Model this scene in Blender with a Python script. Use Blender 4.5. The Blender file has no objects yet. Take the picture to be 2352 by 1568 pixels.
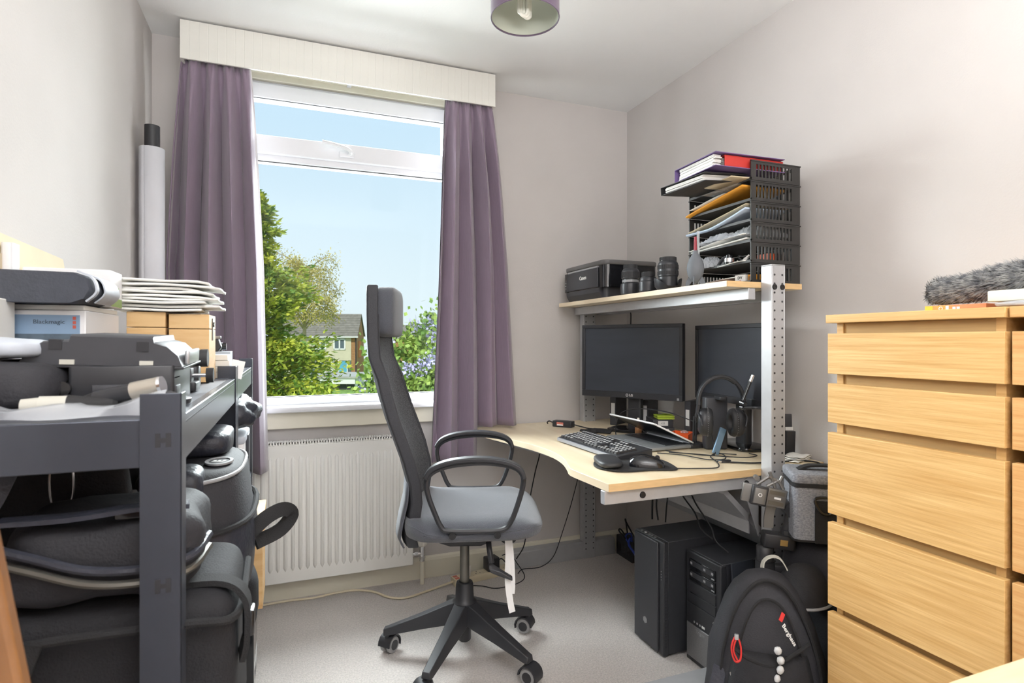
import bpy, math, random
from mathutils import Vector, Matrix, noise
# ------------------------------------------------------------------ camera, light, exposure
S = bpy.context.scene
COL = S.collection
R = math.radians
cam_d = bpy.data.cameras.new('camera')
cam_d.lens = 20.2
cam_d.sensor_width = 36.0
cam_d.shift_y = -2 / 2352
cam_d.clip_start = 0.02
cam_d.clip_end = 500
cam_d.dof.use_dof = True
cam_d.dof.focus_distance = 2.3
cam_d.dof.aperture_fstop = 8.0
cam = bpy.data.objects.new('camera', cam_d)
cam.location = (0, 0, 1.16)
cam.rotation_euler = (R(90), 0, R(-21.2))
COL.objects.link(cam)
S.camera = cam
S.view_settings.view_transform = 'Standard'
S.view_settings.look = 'None'
S.view_settings.gamma = 1.0
S.view_settings.use_curve_mapping = False
S.view_settings.exposure = 0.17

world = bpy.data.worlds.new('sky')
S.world = world
world.use_nodes = True
wn = world.node_tree.nodes
wl = world.node_tree.links
wn.clear()
w_out = wn.new('ShaderNodeOutputWorld')
w_bg = wn.new('ShaderNodeBackground')
w_tc = wn.new('ShaderNodeTexCoord')
w_sep = wn.new('ShaderNodeSeparateXYZ')
w_ramp = wn.new('ShaderNodeValToRGB')
w_ramp.color_ramp.elements[0].position = 0.0
w_ramp.color_ramp.elements[0].color = (0.84, 0.93, 0.98, 1)
w_ramp.color_ramp.elements[1].position = 0.45
w_ramp.color_ramp.elements[1].color = (0.58, 0.79, 1.0, 1)
wl.new(w_tc.outputs['Generated'], w_sep.inputs[0])
wl.new(w_sep.outputs['Z'], w_ramp.inputs[0])
wl.new(w_ramp.outputs[0], w_bg.inputs[0])
w_bg.inputs[1].default_value = 0.9
wl.new(w_bg.outputs[0], w_out.inputs[0])

def lamp(name, kind, loc, rot, energy, color=(1, 1, 1), size=1.0, size_y=None, angle=None):
    d = bpy.data.lights.new(name, kind)
    d.energy = energy
    d.color = color
    if kind == 'AREA':
        d.shape = 'RECTANGLE'
        d.size = size
        d.size_y = size_y or size
    if angle is not None:
        d.angle = angle
    o = bpy.data.objects.new(name, d)
    o.location = loc
    o.rotation_euler = rot
    COL.objects.link(o)
    return o

# sun high behind the house the room belongs to: it lights the gardens, not the room
lamp('sun', 'SUN', (0, 0, 20), (R(42), 0, R(-20)), 2.9, (1.0, 0.95, 0.86), angle=R(0.6))
# area lamp added outside the window, boosting the daylight from the sky
lamp('daylight_boost', 'AREA', (-0.2, 3.8, 2.2), (R(-65), 0, R(9)), 470, (0.94, 0.972, 1.0), 2.9, 1.7)
# fill lamp added behind the camera, aimed up to bounce off the ceiling
lamp('ceiling_fill', 'AREA', (0.3, -0.6, 1.6), (R(180), 0, 0), 78, (0.98, 0.985, 1.0), 1.4, 0.8)

# ------------------------------------------------------------------ materials
MATS = {}
def mat(name, col, rough=0.5, metal=0.0, var=0.0, scale=20.0, bump=0.0, bscale=None, spec=0.5,
        stretch=None, col2=None, coat=0.0, sheen=0.0, trans=0.0, detail=4.0, lo=0.35, hi=0.65):
    m = bpy.data.materials.new(name)
    m.use_nodes = True
    nt = m.node_tree
    b = nt.nodes['Principled BSDF']
    b.inputs['Base Color'].default_value = (*col, 1)
    b.inputs['Roughness'].default_value = rough
    b.inputs['Metallic'].default_value = metal
    b.inputs['Specular IOR Level'].default_value = spec
    b.inputs['Coat Weight'].default_value = coat
    b.inputs['Sheen Weight'].default_value = sheen
    if trans:
        b.inputs['Transmission Weight'].default_value = trans
    if var or col2 or bump:
        tc = nt.nodes.new('ShaderNodeTexCoord')
        mp = nt.nodes.new('ShaderNodeMapping')
        nt.links.new(tc.outputs['Object'], mp.inputs[0])
        if stretch:
            mp.inputs['Scale'].default_value = stretch
        if var or col2:
            n = nt.nodes.new('ShaderNodeTexNoise')
            n.inputs['Scale'].default_value = scale
            n.inputs['Detail'].default_value = detail
            nt.links.new(mp.outputs[0], n.inputs['Vector'])
            r = nt.nodes.new('ShaderNodeValToRGB')
            c2 = col2 or tuple(min(1, c * (1 + var)) for c in col)
            c1 = col if col2 else tuple(c * (1 - var) for c in col)
            r.color_ramp.elements[0].position = lo
            r.color_ramp.elements[1].position = hi
            r.color_ramp.elements[0].color = (*c1, 1)
            r.color_ramp.elements[1].color = (*c2, 1)
            nt.links.new(n.outputs[0], r.inputs[0])
            nt.links.new(r.outputs[0], b.inputs['Base Color'])
        if bump:
            n2 = nt.nodes.new('ShaderNodeTexNoise')
            n2.inputs['Scale'].default_value = bscale or scale
            n2.inputs['Detail'].default_value = detail
            nt.links.new(mp.outputs[0], n2.inputs['Vector'])
            bp = nt.nodes.new('ShaderNodeBump')
            bp.inputs['Strength'].default_value = bump
            bp.inputs['Distance'].default_value = 0.01
            nt.links.new(n2.outputs[0], bp.inputs['Height'])
            nt.links.new(bp.outputs[0], b.inputs['Normal'])
    MATS[name] = m
    return m

def glass_mat(name, tint=(0.97, 1.0, 0.99), refl=0.05, rough=0.0):
    m = bpy.data.materials.new(name)
    m.use_nodes = True
    nt = m.node_tree
    nt.nodes.clear()
    o = nt.nodes.new('ShaderNodeOutputMaterial')
    t = nt.nodes.new('ShaderNodeBsdfTransparent')
    t.inputs[0].default_value = (*tint, 1)
    g = nt.nodes.new('ShaderNodeBsdfGlossy')
    g.inputs['Roughness'].default_value = rough
    mx = nt.nodes.new('ShaderNodeMixShader')
    mx.inputs[0].default_value = refl
    nt.links.new(t.outputs[0], mx.inputs[1])
    nt.links.new(g.outputs[0], mx.inputs[2])
    nt.links.new(mx.outputs[0], o.inputs[0])
    MATS[name] = m
    return m

def srgb(r, g, b):
    f = lambda c: (c / 255 / 12.92) if c / 255 <= 0.04045 else ((c / 255 + 0.055) / 1.055) ** 2.4
    return (f(r), f(g), f(b))

# ------------------------------------------------------------------ mesh builder
def catmull(pts, k=6, closed=False):
    P = [Vector(p) for p in pts]
    n = len(P)
    out = []
    rng = range(n if closed else n - 1)
    for i in rng:
        p1 = P[i]; p2 = P[(i + 1) % n]
        p0 = P[(i - 1) % n] if (closed or i > 0) else p1 * 2 - p2
        p3 = P[(i + 2) % n] if (closed or i + 2 < n) else p2 * 2 - p1
        for j in range(k):
            t = j / k
            out.append(0.5 * ((2 * p1) + (p2 - p0) * t + (2 * p0 - 5 * p1 + 4 * p2 - p3) * t * t + (3 * p1 - p0 - 3 * p2 + p3) * t ** 3))
    if not closed:
        out.append(P[-1])
    return out

class MB:
    def __init__(s):
        s.v = []; s.f = []
    def add(s, vs, fs, M=None):
        o = len(s.v)
        s.v += [tuple(M @ Vector(p)) if M else tuple(p) for p in vs]
        s.f += [tuple(i + o for i in f) for f in fs]
        return s
    def box(s, x0, x1, y0, y1, z0, z1, M=None):
        vs = [(x, y, z) for z in (z0, z1) for y in (y0, y1) for x in (x0, x1)]
        return s.add(vs, [(0, 2, 3, 1), (4, 5, 7, 6), (0, 1, 5, 4), (2, 6, 7, 3), (0, 4, 6, 2), (1, 3, 7, 5)], M)
    def rbox(s, x0, x1, y0, y1, z0, z1, r, M=None, n=3, vert=False):
        # box with its four vertical edges rounded, and (unless vert) small chamfer on top and bottom
        c = []
        for (cx, cy, a0) in ((x1 - r, y1 - r, 0), (x0 + r, y1 - r, 90), (x0 + r, y0 + r, 180), (x1 - r, y0 + r, 270)):
            for i in range(n + 1):
                a = R(a0 + 90 * i / n)
                c.append((cx, cy, math.cos(a), math.sin(a)))
        def ring(z, rr):
            return [(cx + rr * ca, cy + rr * sa, z) for cx, cy, ca, sa in c]
        if vert:
            return s.loft([ring(z0, r), ring(z1, r)], M=M)
        q = min(r, (z1 - z0) / 2) * 0.5
        return s.loft([ring(z0, r - q), ring(z0 + q * 0.3, r - q * 0.3), ring(z0 + q, r), ring(z1 - q, r), ring(z1 - q * 0.3, r - q * 0.3), ring(z1, r - q)], M=M)
    def loft(s, rings, closed=True, caps=True, M=None, wrap=False):
        n = len(rings[0]); m = len(rings)
        vs = [p for r_ in rings for p in r_]
        fs = []
        for i in range(m if wrap else m - 1):
            k = (i + 1) % m
            for j in range(n if closed else n - 1):
                q = (j + 1) % n
                fs.append((i * n + j, i * n + q, k * n + q, k * n + j))
        if caps and closed and not wrap:
            fs.append(tuple(reversed(range(n))))
            fs.append(tuple((m - 1) * n + j for j in range(n)))
        return s.add(vs, fs, M)
    def grid(s, rows, M=None):
        return s.loft(rows, closed=False, caps=False, M=M)
    def lathe(s, prof, n=20, M=None, caps=True):
        ringy = len(prof) > 3 and abs(prof[0][0] - prof[-1][0]) < 1e-6 and prof[0][0] > 0.002
        return s.loft([[(r_ * math.cos(2 * math.pi * j / n), r_ * math.sin(2 * math.pi * j / n), z) for j in range(n)] for r_, z in prof], M=M, caps=caps, wrap=ringy)
    def cyl(s, p, q, r, r2=None, n=14, caps=True):
        p = Vector(p); q = Vector(q); d = (q - p)
        M = Matrix.Translation(p) @ d.to_track_quat('Z', 'Y').to_matrix().to_4x4()
        return s.lathe([(r, 0), (r if r2 is None else r2, d.length)], n, M, caps)
    def tube(s, pts, r, n=8, k=0, closed=False, flat=1.0, up=None):
        P = catmull(pts, k, closed) if k else [Vector(p) for p in pts]
        m = len(P)
        rings = []
        ref = Vector(up) if up else None
        for i in range(m):
            a = P[(i - 1) % m] if (closed or i) else P[0]
            b = P[(i + 1) % m] if (closed or i < m - 1) else P[-1]
            t = (b - a)
            if t.length < 1e-9: t = Vector((0, 0, 1))
            t.normalize()
            if ref is None:
                ref = Vector((0, 0, 1)) if abs(t.z) < 0.9 else Vector((1, 0, 0))
            u = ref - t * ref.dot(t)
            if u.length < 1e-6: u = t.orthogonal()
            u.normalize()
            w = t.cross(u)
            if up is None: ref = u
            rr = r(i / (m - 1)) if callable(r) else r
            rings.append([P[i] + w * (rr * math.cos(2 * math.pi * j / n)) + u * (rr * flat * math.sin(2 * math.pi * j / n)) for j in range(n)])
        return s.loft(rings, wrap=closed)
    def strap(s, pts, w, th, up, k=5, closed=False):
        # flat band: half width w across (t x up), half thickness th along up
        P = catmull(pts, k, closed) if k else [Vector(p) for p in pts]
        m = len(P); rings = []
        for i in range(m):
            a = P[(i - 1) % m] if (closed or i) else P[0]
            b = P[(i + 1) % m] if (closed or i < m - 1) else P[-1]
            t = (b - a).normalized()
            u = Vector(up(P[i]) if callable(up) else up)
            sd = t.cross(u)
            if sd.length < 1e-6: sd = t.orthogonal()
            sd.normalize(); u = sd.cross(t)
            rings.append([P[i] + sd * w + u * th, P[i] - sd * w + u * th, P[i] - sd * w - u * th, P[i] + sd * w - u * th])
        return s.loft(rings, wrap=closed)
    def prism(s, poly, z0, z1, M=None):
        n = len(poly)
        return s.loft([[(x, y, z0) for x, y in poly], [(x, y, z1) for x, y in poly]], M=M)
    def soft(s, x0, x1, y0, y1, z0, z1, e=4.0, nu=20, nv=12, amp=0.0, fr=6.0, seed=0, M=None, taper=None):
        # pillow-like closed body: superellipsoid filling the given box, lumpy by amp
        cx, cy, cz = (x0 + x1) / 2, (y0 + y1) / 2, (z0 + z1) / 2
        a, b, c = (x1 - x0) / 2, (y1 - y0) / 2, (z1 - z0) / 2
        sg = lambda t, p: math.copysign(abs(t) ** p, t)
        p = 2.0 / e
        rings = []
        for i in range(nv + 1):
            ph = -math.pi / 2 + math.pi * i / nv
            ph = max(-1.5607, min(1.5607, ph))
            ring = []
            for j in range(nu):
                th = 2 * math.pi * j / nu
                x = a * sg(math.cos(ph), p) * sg(math.cos(th), p)
                y = b * sg(math.cos(ph), p) * sg(math.sin(th), p)
                z = c * sg(math.sin(ph), p)
                if taper:
                    k = taper(z / c); x *= k; y *= k
                if amp:
                    q = Vector((x, y, z)) * fr + Vector((seed * 3.1, seed * 1.7, seed))
                    d = amp * noise.noise(q) + amp * 0.5 * noise.noise(q * 2.3)
                    L = max(1e-6, math.sqrt(x * x + y * y + z * z))
                    x += d * x / L; y += d * y / L; z += d * z / L
                ring.append((cx + x, cy + y, cz + z))
            rings.append(ring)
        return s.loft(rings, M=M)
    def build(s, name, m, parent=None, smooth=40, bev=0.0, sub=0, kind=None, label=None, seg=2):
        me = bpy.data.meshes.new(name)
        me.from_pydata(s.v, [], s.f)
        me.update()
        if isinstance(m, str): m = MATS[m]
        me.materials.append(m)
        if smooth:
            me.shade_smooth()
            me.set_sharp_from_angle(angle=R(smooth))
        o = bpy.data.objects.new(name, me)
        COL.objects.link(o)
        if parent: o.parent = parent
        if bev:
            b = o.modifiers.new('bevel', 'BEVEL')
            b.width = bev; b.segments = seg; b.limit_method = 'ANGLE'; b.angle_limit = R(35)
            b.harden_normals = False
        if sub:
            d = o.modifiers.new('sub', 'SUBSURF'); d.levels = sub; d.render_levels = sub
        if kind: o['kind'] = kind
        if label: o['label'] = label
        return o

def thing(name, label, cat, loc=(0, 0, 0), rz=0.0, group=None, rot=None):
    o = bpy.data.objects.new(name, None)
    o.empty_display_size = 0.05
    COL.objects.link(o)
    o.location = loc
    o.rotation_euler = rot if rot else (0, 0, rz)
    o['label'] = label; o['category'] = cat
    if group: o['group'] = group
    return o

def tag(o, label, cat, group=None, kind=None):
    o['label'] = label; o['category'] = cat
    if group: o['group'] = group
    if kind: o['kind'] = kind
    return o

def struct(name, parts, m, label=None, **kw):
    o = parts.build(name, m, **kw)
    o['kind'] = 'structure'
    if label: o['label'] = label
    return o

def copy_tree(o, parent=None):
    c = o.copy(); COL.objects.link(c); c.parent = parent
    for ch in list(o.children): copy_tree(ch, c)
    return c

def T(x, y, z, rx=0, ry=0, rz=0):
    return Matrix.Translation((x, y, z)) @ Matrix.Rotation(R(rz), 4, 'Z') @ Matrix.Rotation(R(ry), 4, 'Y') @ Matrix.Rotation(R(rx), 4, 'X')

def frame_to(o, dirx, dirz):
    # rotation matrix with local x along dirx and z near dirz, at o
    x = Vector(dirx).normalized(); z = Vector(dirz); y = z.cross(x).normalized(); z = x.cross(y)
    M = Matrix((x, y, z)).transposed().to_4x4(); M.translation = Vector(o)
    return M

def text(s_, name, m, parent, M, size, ext=0.0006, align='CENTER', bold=0.0, sx=1.0):
    cu = bpy.data.curves.new(name, 'FONT')
    cu.body = s_; cu.size = size; cu.extrude = ext; cu.offset = bold
    cu.align_x = align; cu.align_y = 'CENTER'; cu.resolution_u = 2
    tmp = bpy.data.objects.new(name, cu)
    COL.objects.link(tmp)
    bpy.context.view_layer.update()
    me = bpy.data.meshes.new_from_object(tmp.evaluated_get(bpy.context.evaluated_depsgraph_get()))
    COL.objects.unlink(tmp); bpy.data.objects.remove(tmp)
    me.materials.clear(); me.materials.append(MATS[m] if isinstance(m, str) else m)
    me.transform(M @ Matrix.Diagonal((sx, 1, 1, 1)))
    o = bpy.data.objects.new(name, me)
    COL.objects.link(o); o.parent = parent
    return o

# plain colours and surfaces
mat('wall', srgb(205, 200, 197), 0.85, var=0.025, scale=2.5, bump=0.06, bscale=160)
mat('ceiling', srgb(244, 244, 243), 0.9, var=0.01, scale=3, bump=0.05, bscale=120)
mat('carpet', srgb(216, 209, 204), 0.98, var=0.12, scale=150, bump=0.8, bscale=260, sheen=0.2, detail=6)
mat('cream_paint', srgb(232, 227, 210), 0.45, var=0.02, scale=8)
mat('upvc', srgb(222, 223, 227), 0.3)
mat('gasket', (0.03, 0.03, 0.035), 0.6)
mat('pelmet', srgb(232, 231, 224), 0.5, var=0.02, scale=10)
mat('curtain', srgb(140, 123, 141), 0.62, var=0.05, scale=220, bump=0.12, bscale=500, sheen=0.4, stretch=(1, 1, 0.08))
mat('lining', srgb(196, 190, 194), 0.8)
mat('radiator', srgb(238, 237, 233), 0.35)
mat('chrome', (0.75, 0.75, 0.76), 0.22, 1.0)
mat('dull_metal', srgb(120, 118, 112), 0.45, 0.9)
mat('white_plastic', srgb(236, 233, 226), 0.4)
mat('ivory_plastic', srgb(226, 214, 186), 0.45)
mat('black_plastic', srgb(46, 47, 51), 0.42, var=0.05, scale=40)
mat('black_gloss', srgb(26, 27, 31), 0.12, coat=0.3)
mat('black_rubber', srgb(38, 38, 40), 0.75)
mat('charcoal_metal', srgb(58, 62, 70), 0.42, 0.3, var=0.05, scale=30)
mat('paper', srgb(238, 237, 233), 0.75, var=0.02, scale=12)
glass_mat('window_glass', (0.975, 1.0, 0.99), 0.004)
# ------------------------------------------------------------------ the room
XL, XR, YB, YF, ZC = -0.535, 1.775, 2.785, -1.15, 2.445
WX0, WX1, WZ0, WZ1 = -0.27, 0.81, 0.865, 2.36       # window opening
struct('floor', MB().box(XL - 0.3, XR + 0.3, YF - 0.3, YB + 0.3, -0.25, 0), 'carpet', smooth=0)
struct('ceiling', MB().box(XL - 0.3, XR + 0.3, YF - 0.3, YB + 0.3, ZC, ZC + 0.25), 'ceiling', smooth=0)
struct('wall_left', MB().box(XL - 0.25, XL, YF - 0.25, YB + 0.28, 0, ZC), 'wall', smooth=0)
struct('wall_right', MB().box(XR, XR + 0.25, YF - 0.25, YB + 0.28, 0, ZC), 'wall', smooth=0)
struct('wall_front', MB().box(XL, XR, YF - 0.25, YF, 0, ZC), 'wall', smooth=0)
w = MB()
w.box(XL, WX0, YB, YB + 0.28, 0, ZC).box(WX1, XR, YB, YB + 0.28, 0, ZC)
w.box(WX0, WX1, YB, YB + 0.28, 0, WZ0).box(WX0, WX1, YB, YB + 0.28, WZ1, ZC)
struct('wall_back', w, 'wall', smooth=0)
# skirting boards: stepped profile
def skirt(p0, p1, nrm):
    b = MB()
    a = Vector((*p0, 0)); c = Vector((*p1, 0)); n = Vector((*nrm, 0))
    prof = [(0, 0), (0.016, 0), (0.016, 0.085), (0.012, 0.097), (0.006, 0.104), (0, 0.104)]
    return b.loft([[q + n * d + Vector((0, 0, z)) for d, z in prof] for q in (a, c)])
struct('baseboard_back', skirt((XL, YB), (XR, YB), (0, -1)), 'cream_paint', smooth=0)
struct('baseboard_right', skirt((XR, YF), (XR, YB), (-1, 0)), 'cream_paint', smooth=0)
struct('baseboard_left', skirt((XL, YB), (XL, YF), (1, 0)), 'cream_paint', smooth=0)

# window: frame, opening fanlight, fixed lower light
win = bpy.data.objects.new('window_1', None); COL.objects.link(win)
win['kind'] = 'structure'; win['label'] = 'white window with a top fanlight, wide sill and view over gardens'
fy0, fy1 = 2.80, 2.87
f = MB()
f.box(WX0, WX0 + 0.055, fy0, fy1, WZ0, WZ1).box(WX1 - 0.055, WX1, fy0, fy1, WZ0, WZ1)
f.box(WX0, WX1, fy0, fy1, WZ0, WZ0 + 0.038).box(WX0, WX1, fy0, fy1, 2.285, WZ1)
f.box(WX0, WX1, fy0, fy1, 1.968, 2.03)
f.build('frame', 'upvc', win, bev=0.004)
s_ = MB()   # opening sash of the fanlight, proud of the frame
sx0, sx1, sz0, sz1 = WX0 + 0.035, WX1 - 0.035, 1.995, 2.305
s_.box(sx0, sx0 + 0.06, fy0 - 0.022, fy1 - 0.02, sz0, sz1).box(sx1 - 0.06, sx1, fy0 - 0.022, fy1 - 0.02, sz0, sz1)
s_.box(sx0, sx1, fy0 - 0.022, fy1 - 0.02, sz0, 2.075).box(sx0, sx1, fy0 - 0.022, fy1 - 0.02, 2.24, sz1)
s_.build('sash', 'upvc', win, bev=0.004)
g = MB()
g.box(WX0 + 0.05, WX1 - 0.05, fy0 + 0.012, fy0 + 0.02, WZ0 + 0.034, WZ0 + 0.041)
g.box(WX0 + 0.05, WX1 - 0.05, fy0 - 0.014, fy0 - 0.006, 2.237, 2.243)
g.box(WX0 + 0.05, WX1 - 0.05, fy0 + 0.012, fy0 + 0.02, 1.964, 1.970)
g.build('gasket', 'gasket', win, smooth=0)
MB().box(WX0 + 0.05, WX1 - 0.05, 2.832, 2.836, WZ0 + 0.036, 1.97).build('pane', 'window_glass', win, smooth=0)
MB().box(WX0 + 0.09, WX1 - 0.09, 2.826, 2.830, 2.07, 2.245).build('pane', 'window_glass', win, smooth=0)
h = MB()
h.rbox(0.215, 0.285, fy0 - 0.034, fy0 - 0.022, 2.012, 2.036, 0.005)
h.tube([(0.262, fy0 - 0.03, 2.025), (0.266, fy0 - 0.055, 2.028), (0.25, fy0 - 0.066, 2.04), (0.2, fy0 - 0.068, 2.052), (0.14, fy0 - 0.066, 2.06)], 0.0085, 8, 5)
h.build('handle', 'upvc', win)
MB().rbox(WX0 - 0.09, WX1 + 0.09, 2.705, 2.81, 0.842, 0.868, 0.012).build('window_sill', 'upvc', win)
MB().box(WX0 - 0.07, WX1 + 0.07, 2.755, YB, 0.765, 0.842).build('apron', 'cream_paint', win, bev=0.004)
a = MB()   # painted timber lining of the head, stepped
a.box(WX0, WX1, YB - 0.012, fy0, 2.318, WZ1 + 0.02).box(WX0 - 0.04, WX1 + 0.04, YB - 0.024, YB, 2.345, 2.40)
a.build('head_lining', 'cream_paint', win, bev=0.003)
a = MB()
a.box(WX0 - 0.04, WX0, YB - 0.02, fy0, 0.866, 2.35).box(WX1, WX1 + 0.04, YB - 0.02, fy0, 0.866, 2.35)
a.build('side_lining', 'cream_paint', win, bev=0.003)
# ------------------------------------------------------------------ gardens and the house outside
GZ = -3.1
mat('lawn', srgb(120, 150, 70), 0.95, var=0.3, scale=3)
mat('conifer_green', srgb(92, 128, 46), 0.7, col2=srgb(206, 204, 70), scale=1.6, lo=0.38, hi=0.68)
mat('bush_green', srgb(120, 150, 40), 0.65, col2=srgb(196, 202, 70), scale=2.2)
mat('lilac_green', srgb(92, 128, 50), 0.6, col2=srgb(172, 192, 92), scale=3.0)
mat('birch_gold', srgb(150, 140, 62), 0.7, col2=srgb(206, 190, 110), scale=1.0)
mat('far_green', srgb(112, 132, 84), 0.8, var=0.2, scale=0.6)
mat('lilac_bloom', srgb(196, 190, 226), 0.7, var=0.12, scale=20)
mat('pink_bloom', srgb(196, 96, 140), 0.7)
mat('bark', srgb(98, 82, 66), 0.9, var=0.2, scale=9)
mat('pale_bark', srgb(176, 160, 130), 0.9, var=0.2, scale=9)
mat('roof_tile', srgb(128, 122, 114), 0.85, var=0.14, scale=3)
mat('render_panel', srgb(206, 196, 172), 0.9, var=0.05, scale=1.5)
mat('house_brick', srgb(168, 124, 86), 0.9, var=0.18, scale=5)
mat('orange_tile', srgb(206, 124, 74), 0.85, var=0.1, scale=3)
mat('house_white', srgb(236, 236, 232), 0.6)
mat('house_pane', srgb(92, 104, 112), 0.15)
mat('door_blue', srgb(96, 170, 200), 0.5, var=0.1, scale=2)
mat('house_wood', srgb(158, 112, 72), 0.7)
mat('garage_dark', srgb(64, 66, 66), 0.6, var=0.2, scale=2)
mat('garage_felt', srgb(176, 174, 168), 0.9, var=0.1, scale=1)
mat('path_grey', srgb(180, 176, 168), 0.9, var=0.1, scale=0.8)
struct('ground', MB().box(-70, 110, 3.2, 140, GZ - 0.3, GZ), 'lawn', 'green gardens below the window', smooth=0)

def leaves(b, c, n, spread, ln, wd, rng, droop=0.0, out=None):
    # n little pointed blades about c
    for _ in range(n):
        p = Vector(c) + Vector((rng.gauss(0, spread[0]), rng.gauss(0, spread[1]), rng.gauss(0, spread[2])))
        d = Vector((rng.uniform(-1, 1), rng.uniform(-1, 1), rng.uniform(-1, 1) - droop))
        if out is not None: d += Vector(out) * 1.6
        d.normalize()
        u = d.cross(Vector((rng.uniform(-1, 1), rng.uniform(-1, 1), rng.uniform(-1, 1)))).normalized()
        l = ln * rng.uniform(0.6, 1.3); w_ = wd * rng.uniform(0.7, 1.2)
        m_ = p + d * l * 0.45
        b.add([p, m_ + u * w_, p + d * l, m_ - u * w_], [(0, 1, 2, 3)])

def conifer(loc, hgt, rad, label, seed, nb=330, per=52, m='conifer_green', ln=0.2, wd=0.035, group=None, z0=0.4, flip=1.0):
    rng = random.Random(seed)
    t = thing('conifer_tree', label, 'tree', loc, group=group)
    MB().cyl((0, 0, 0), (0, 0, hgt * 0.97), 0.2 * hgt / 9, 0.02, 8).build('trunk', 'bark', t)
    b = MB()
    br = MB()
    for i in range(nb):
        k = (i + rng.random()) / nb
        z = z0 + (hgt - z0) * k
        prof = rad * (min(1.0, (1 - k) * 1.18) ** 0.8) * (0.75 + 0.25 * math.sin(k * 19 + seed))
        L = prof * rng.uniform(0.55, 1.08) + 0.06
        az = rng.uniform(0, 2 * math.pi)
        d = Vector((math.cos(az), math.sin(az), 0.0))
        lift = rng.uniform(0.0, 0.42)
        p0 = Vector((0, 0, z)); tip = p0 + d * L + Vector((0, 0, L * lift - 0.05))
        br.cyl(p0, tip, 0.018, 0.004, 4, caps=False)
        q = max(8, int(per * (0.35 + L / rad)))
        for j in range(q):
            s = rng.random() ** 0.6
            c = p0.lerp(tip, s)
            w_ = 0.06 + 0.12 * L * (1 - s * 0.6)
            leaves(b, c, 1, (w_, w_, w_ * 0.55), ln, wd, rng, 0.1, d + Vector((0, 0, 0.2)))
    br.build('branches', 'bark', t, smooth=0, kind='stuff')
    b.build('foliage', m, t, smooth=0, kind='stuff')
    return t

def bush(name, label, loc, sx, sy, sz, seed, m, n=900, ln=0.12, wd=0.03, blooms=None, cat='bush', group=None, nclump=60, zmin=0.05):
    rng = random.Random(seed)
    t = thing(name, label, cat, loc, group=group)
    st = MB(); lf = MB(); fl = []
    for i in range(nclump):
        az = rng.uniform(0, 2 * math.pi); ph = rng.uniform(zmin, 1.0)
        rr = rng.uniform(0.6, 1.0)
        z = sz * ph * rr
        k = math.sqrt(max(0.05, 1 - (ph * 0.92) ** 2.6)) * rr
        c = Vector((sx * k * math.cos(az), sy * k * math.sin(az), z))
        st.cyl((c.x * 0.15, c.y * 0.15, 0), c, 0.02, 0.006, 4, caps=False)
        leaves(lf, c, n // nclump, (sx * 0.13, sy * 0.13, sz * 0.045), ln, wd, rng)
        if blooms and i % 2 == 0: fl.append(c * 1.06 + Vector((0, 0, 0.05)))
    st.build('stems', 'bark', t, smooth=0, kind='stuff')
    lf.build('foliage', m, t, smooth=0, kind='stuff')
    if blooms:
        for c in fl:
            b = MB(); leaves(b, c, 90, (0.05, 0.05, 0.06), 0.05, 0.024, rng)
            b.build('bloom', blooms, t, smooth=0, kind='stuff')
    return t

def ext(u, d, z=GZ):   # garden plan: u metres right of and d metres along the street axis seen from the window
    a = R(21.2)
    return (d * math.sin(a) + u * math.cos(a), d * math.cos(a) - u * math.sin(a), z)

conifer(ext(-9.7, 21.5), 9.9, 3.7, 'tall dense yellow-green conifer close outside the window, beside the left curtain', 3, nb=560, per=80, ln=0.24, wd=0.05)
conifer(ext(-8.6, 60.0), 7.0, 2.6, 'distant pale conifer standing behind the lilac bush', 8, nb=130, per=30, m='far_green', ln=0.5, wd=0.09)
bush('garden_bush', 'lime green garden bush below the tall conifer', ext(-5.1, 14.0), 1.2, 1.1, 3.15, 5, 'bush_green', 9000, 0.16, 0.042, nclump=150)
bush('lilac_bush', 'flowering lilac bush behind the office chair backrest', ext(-1.55, 8.6), 0.85, 0.7, 4.75, 7, 'lilac_green', 30000, 0.085, 0.032, 'lilac_bloom', nclump=200, zmin=0.45)
bush('pink_bush', 'small pink flowering bush behind the lilac', ext(-3.6, 19.0), 0.5, 0.5, 3.2, 17, 'far_green', 500, 0.14, 0.05, 'pink_bloom', nclump=16)
bush('garden_bush', 'yellow leafy shrub at the foot of the garage', ext(-2.75, 12.0), 0.6, 0.5, 3.35, 27, 'bush_green', 1500, 0.11, 0.035, nclump=60)
# birch with thin golden crown
rng = random.Random(11)
t = thing('birch_tree', 'airy golden birch tree rising behind the conifer', 'tree', ext(-13.0, 36.0))
MB().cyl((0, 0, 0), (0, 0, 8.3), 0.17, 0.06, 8).build('trunk', 'pale_bark', t)
br = MB(); lf = MB()
for i in range(46):
    az = rng.uniform(0, 6.283); z = rng.uniform(4.8, 8.2); L = rng.uniform(1.0, 2.1) * (1.15 - abs(z - 6.6) * 0.14)
    d = Vector((math.cos(az), math.sin(az), 0))
    pts = [Vector((0, 0, z)), Vector((0, 0, z)) + d * L * 0.5 + Vector((0, 0, L * 0.6)), Vector((0, 0, z)) + d * L + Vector((0, 0, L * 0.72)), Vector((0, 0, z)) + d * L * 1.18 + Vector((0, 0, L * 0.35))]
    P = catmull(pts, 5)
    br.tube(P, lambda s: 0.035 * (1 - s) + 0.008, 4)
    for p in P[5:]:
        leaves(lf, p, 26, (0.24, 0.24, 0.24), 0.13, 0.035, rng, 0.5)
br.build('branches', 'pale_bark', t, smooth=0, kind='stuff')
lf.build('foliage', 'birch_gold', t, smooth=0, kind='stuff')

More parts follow.
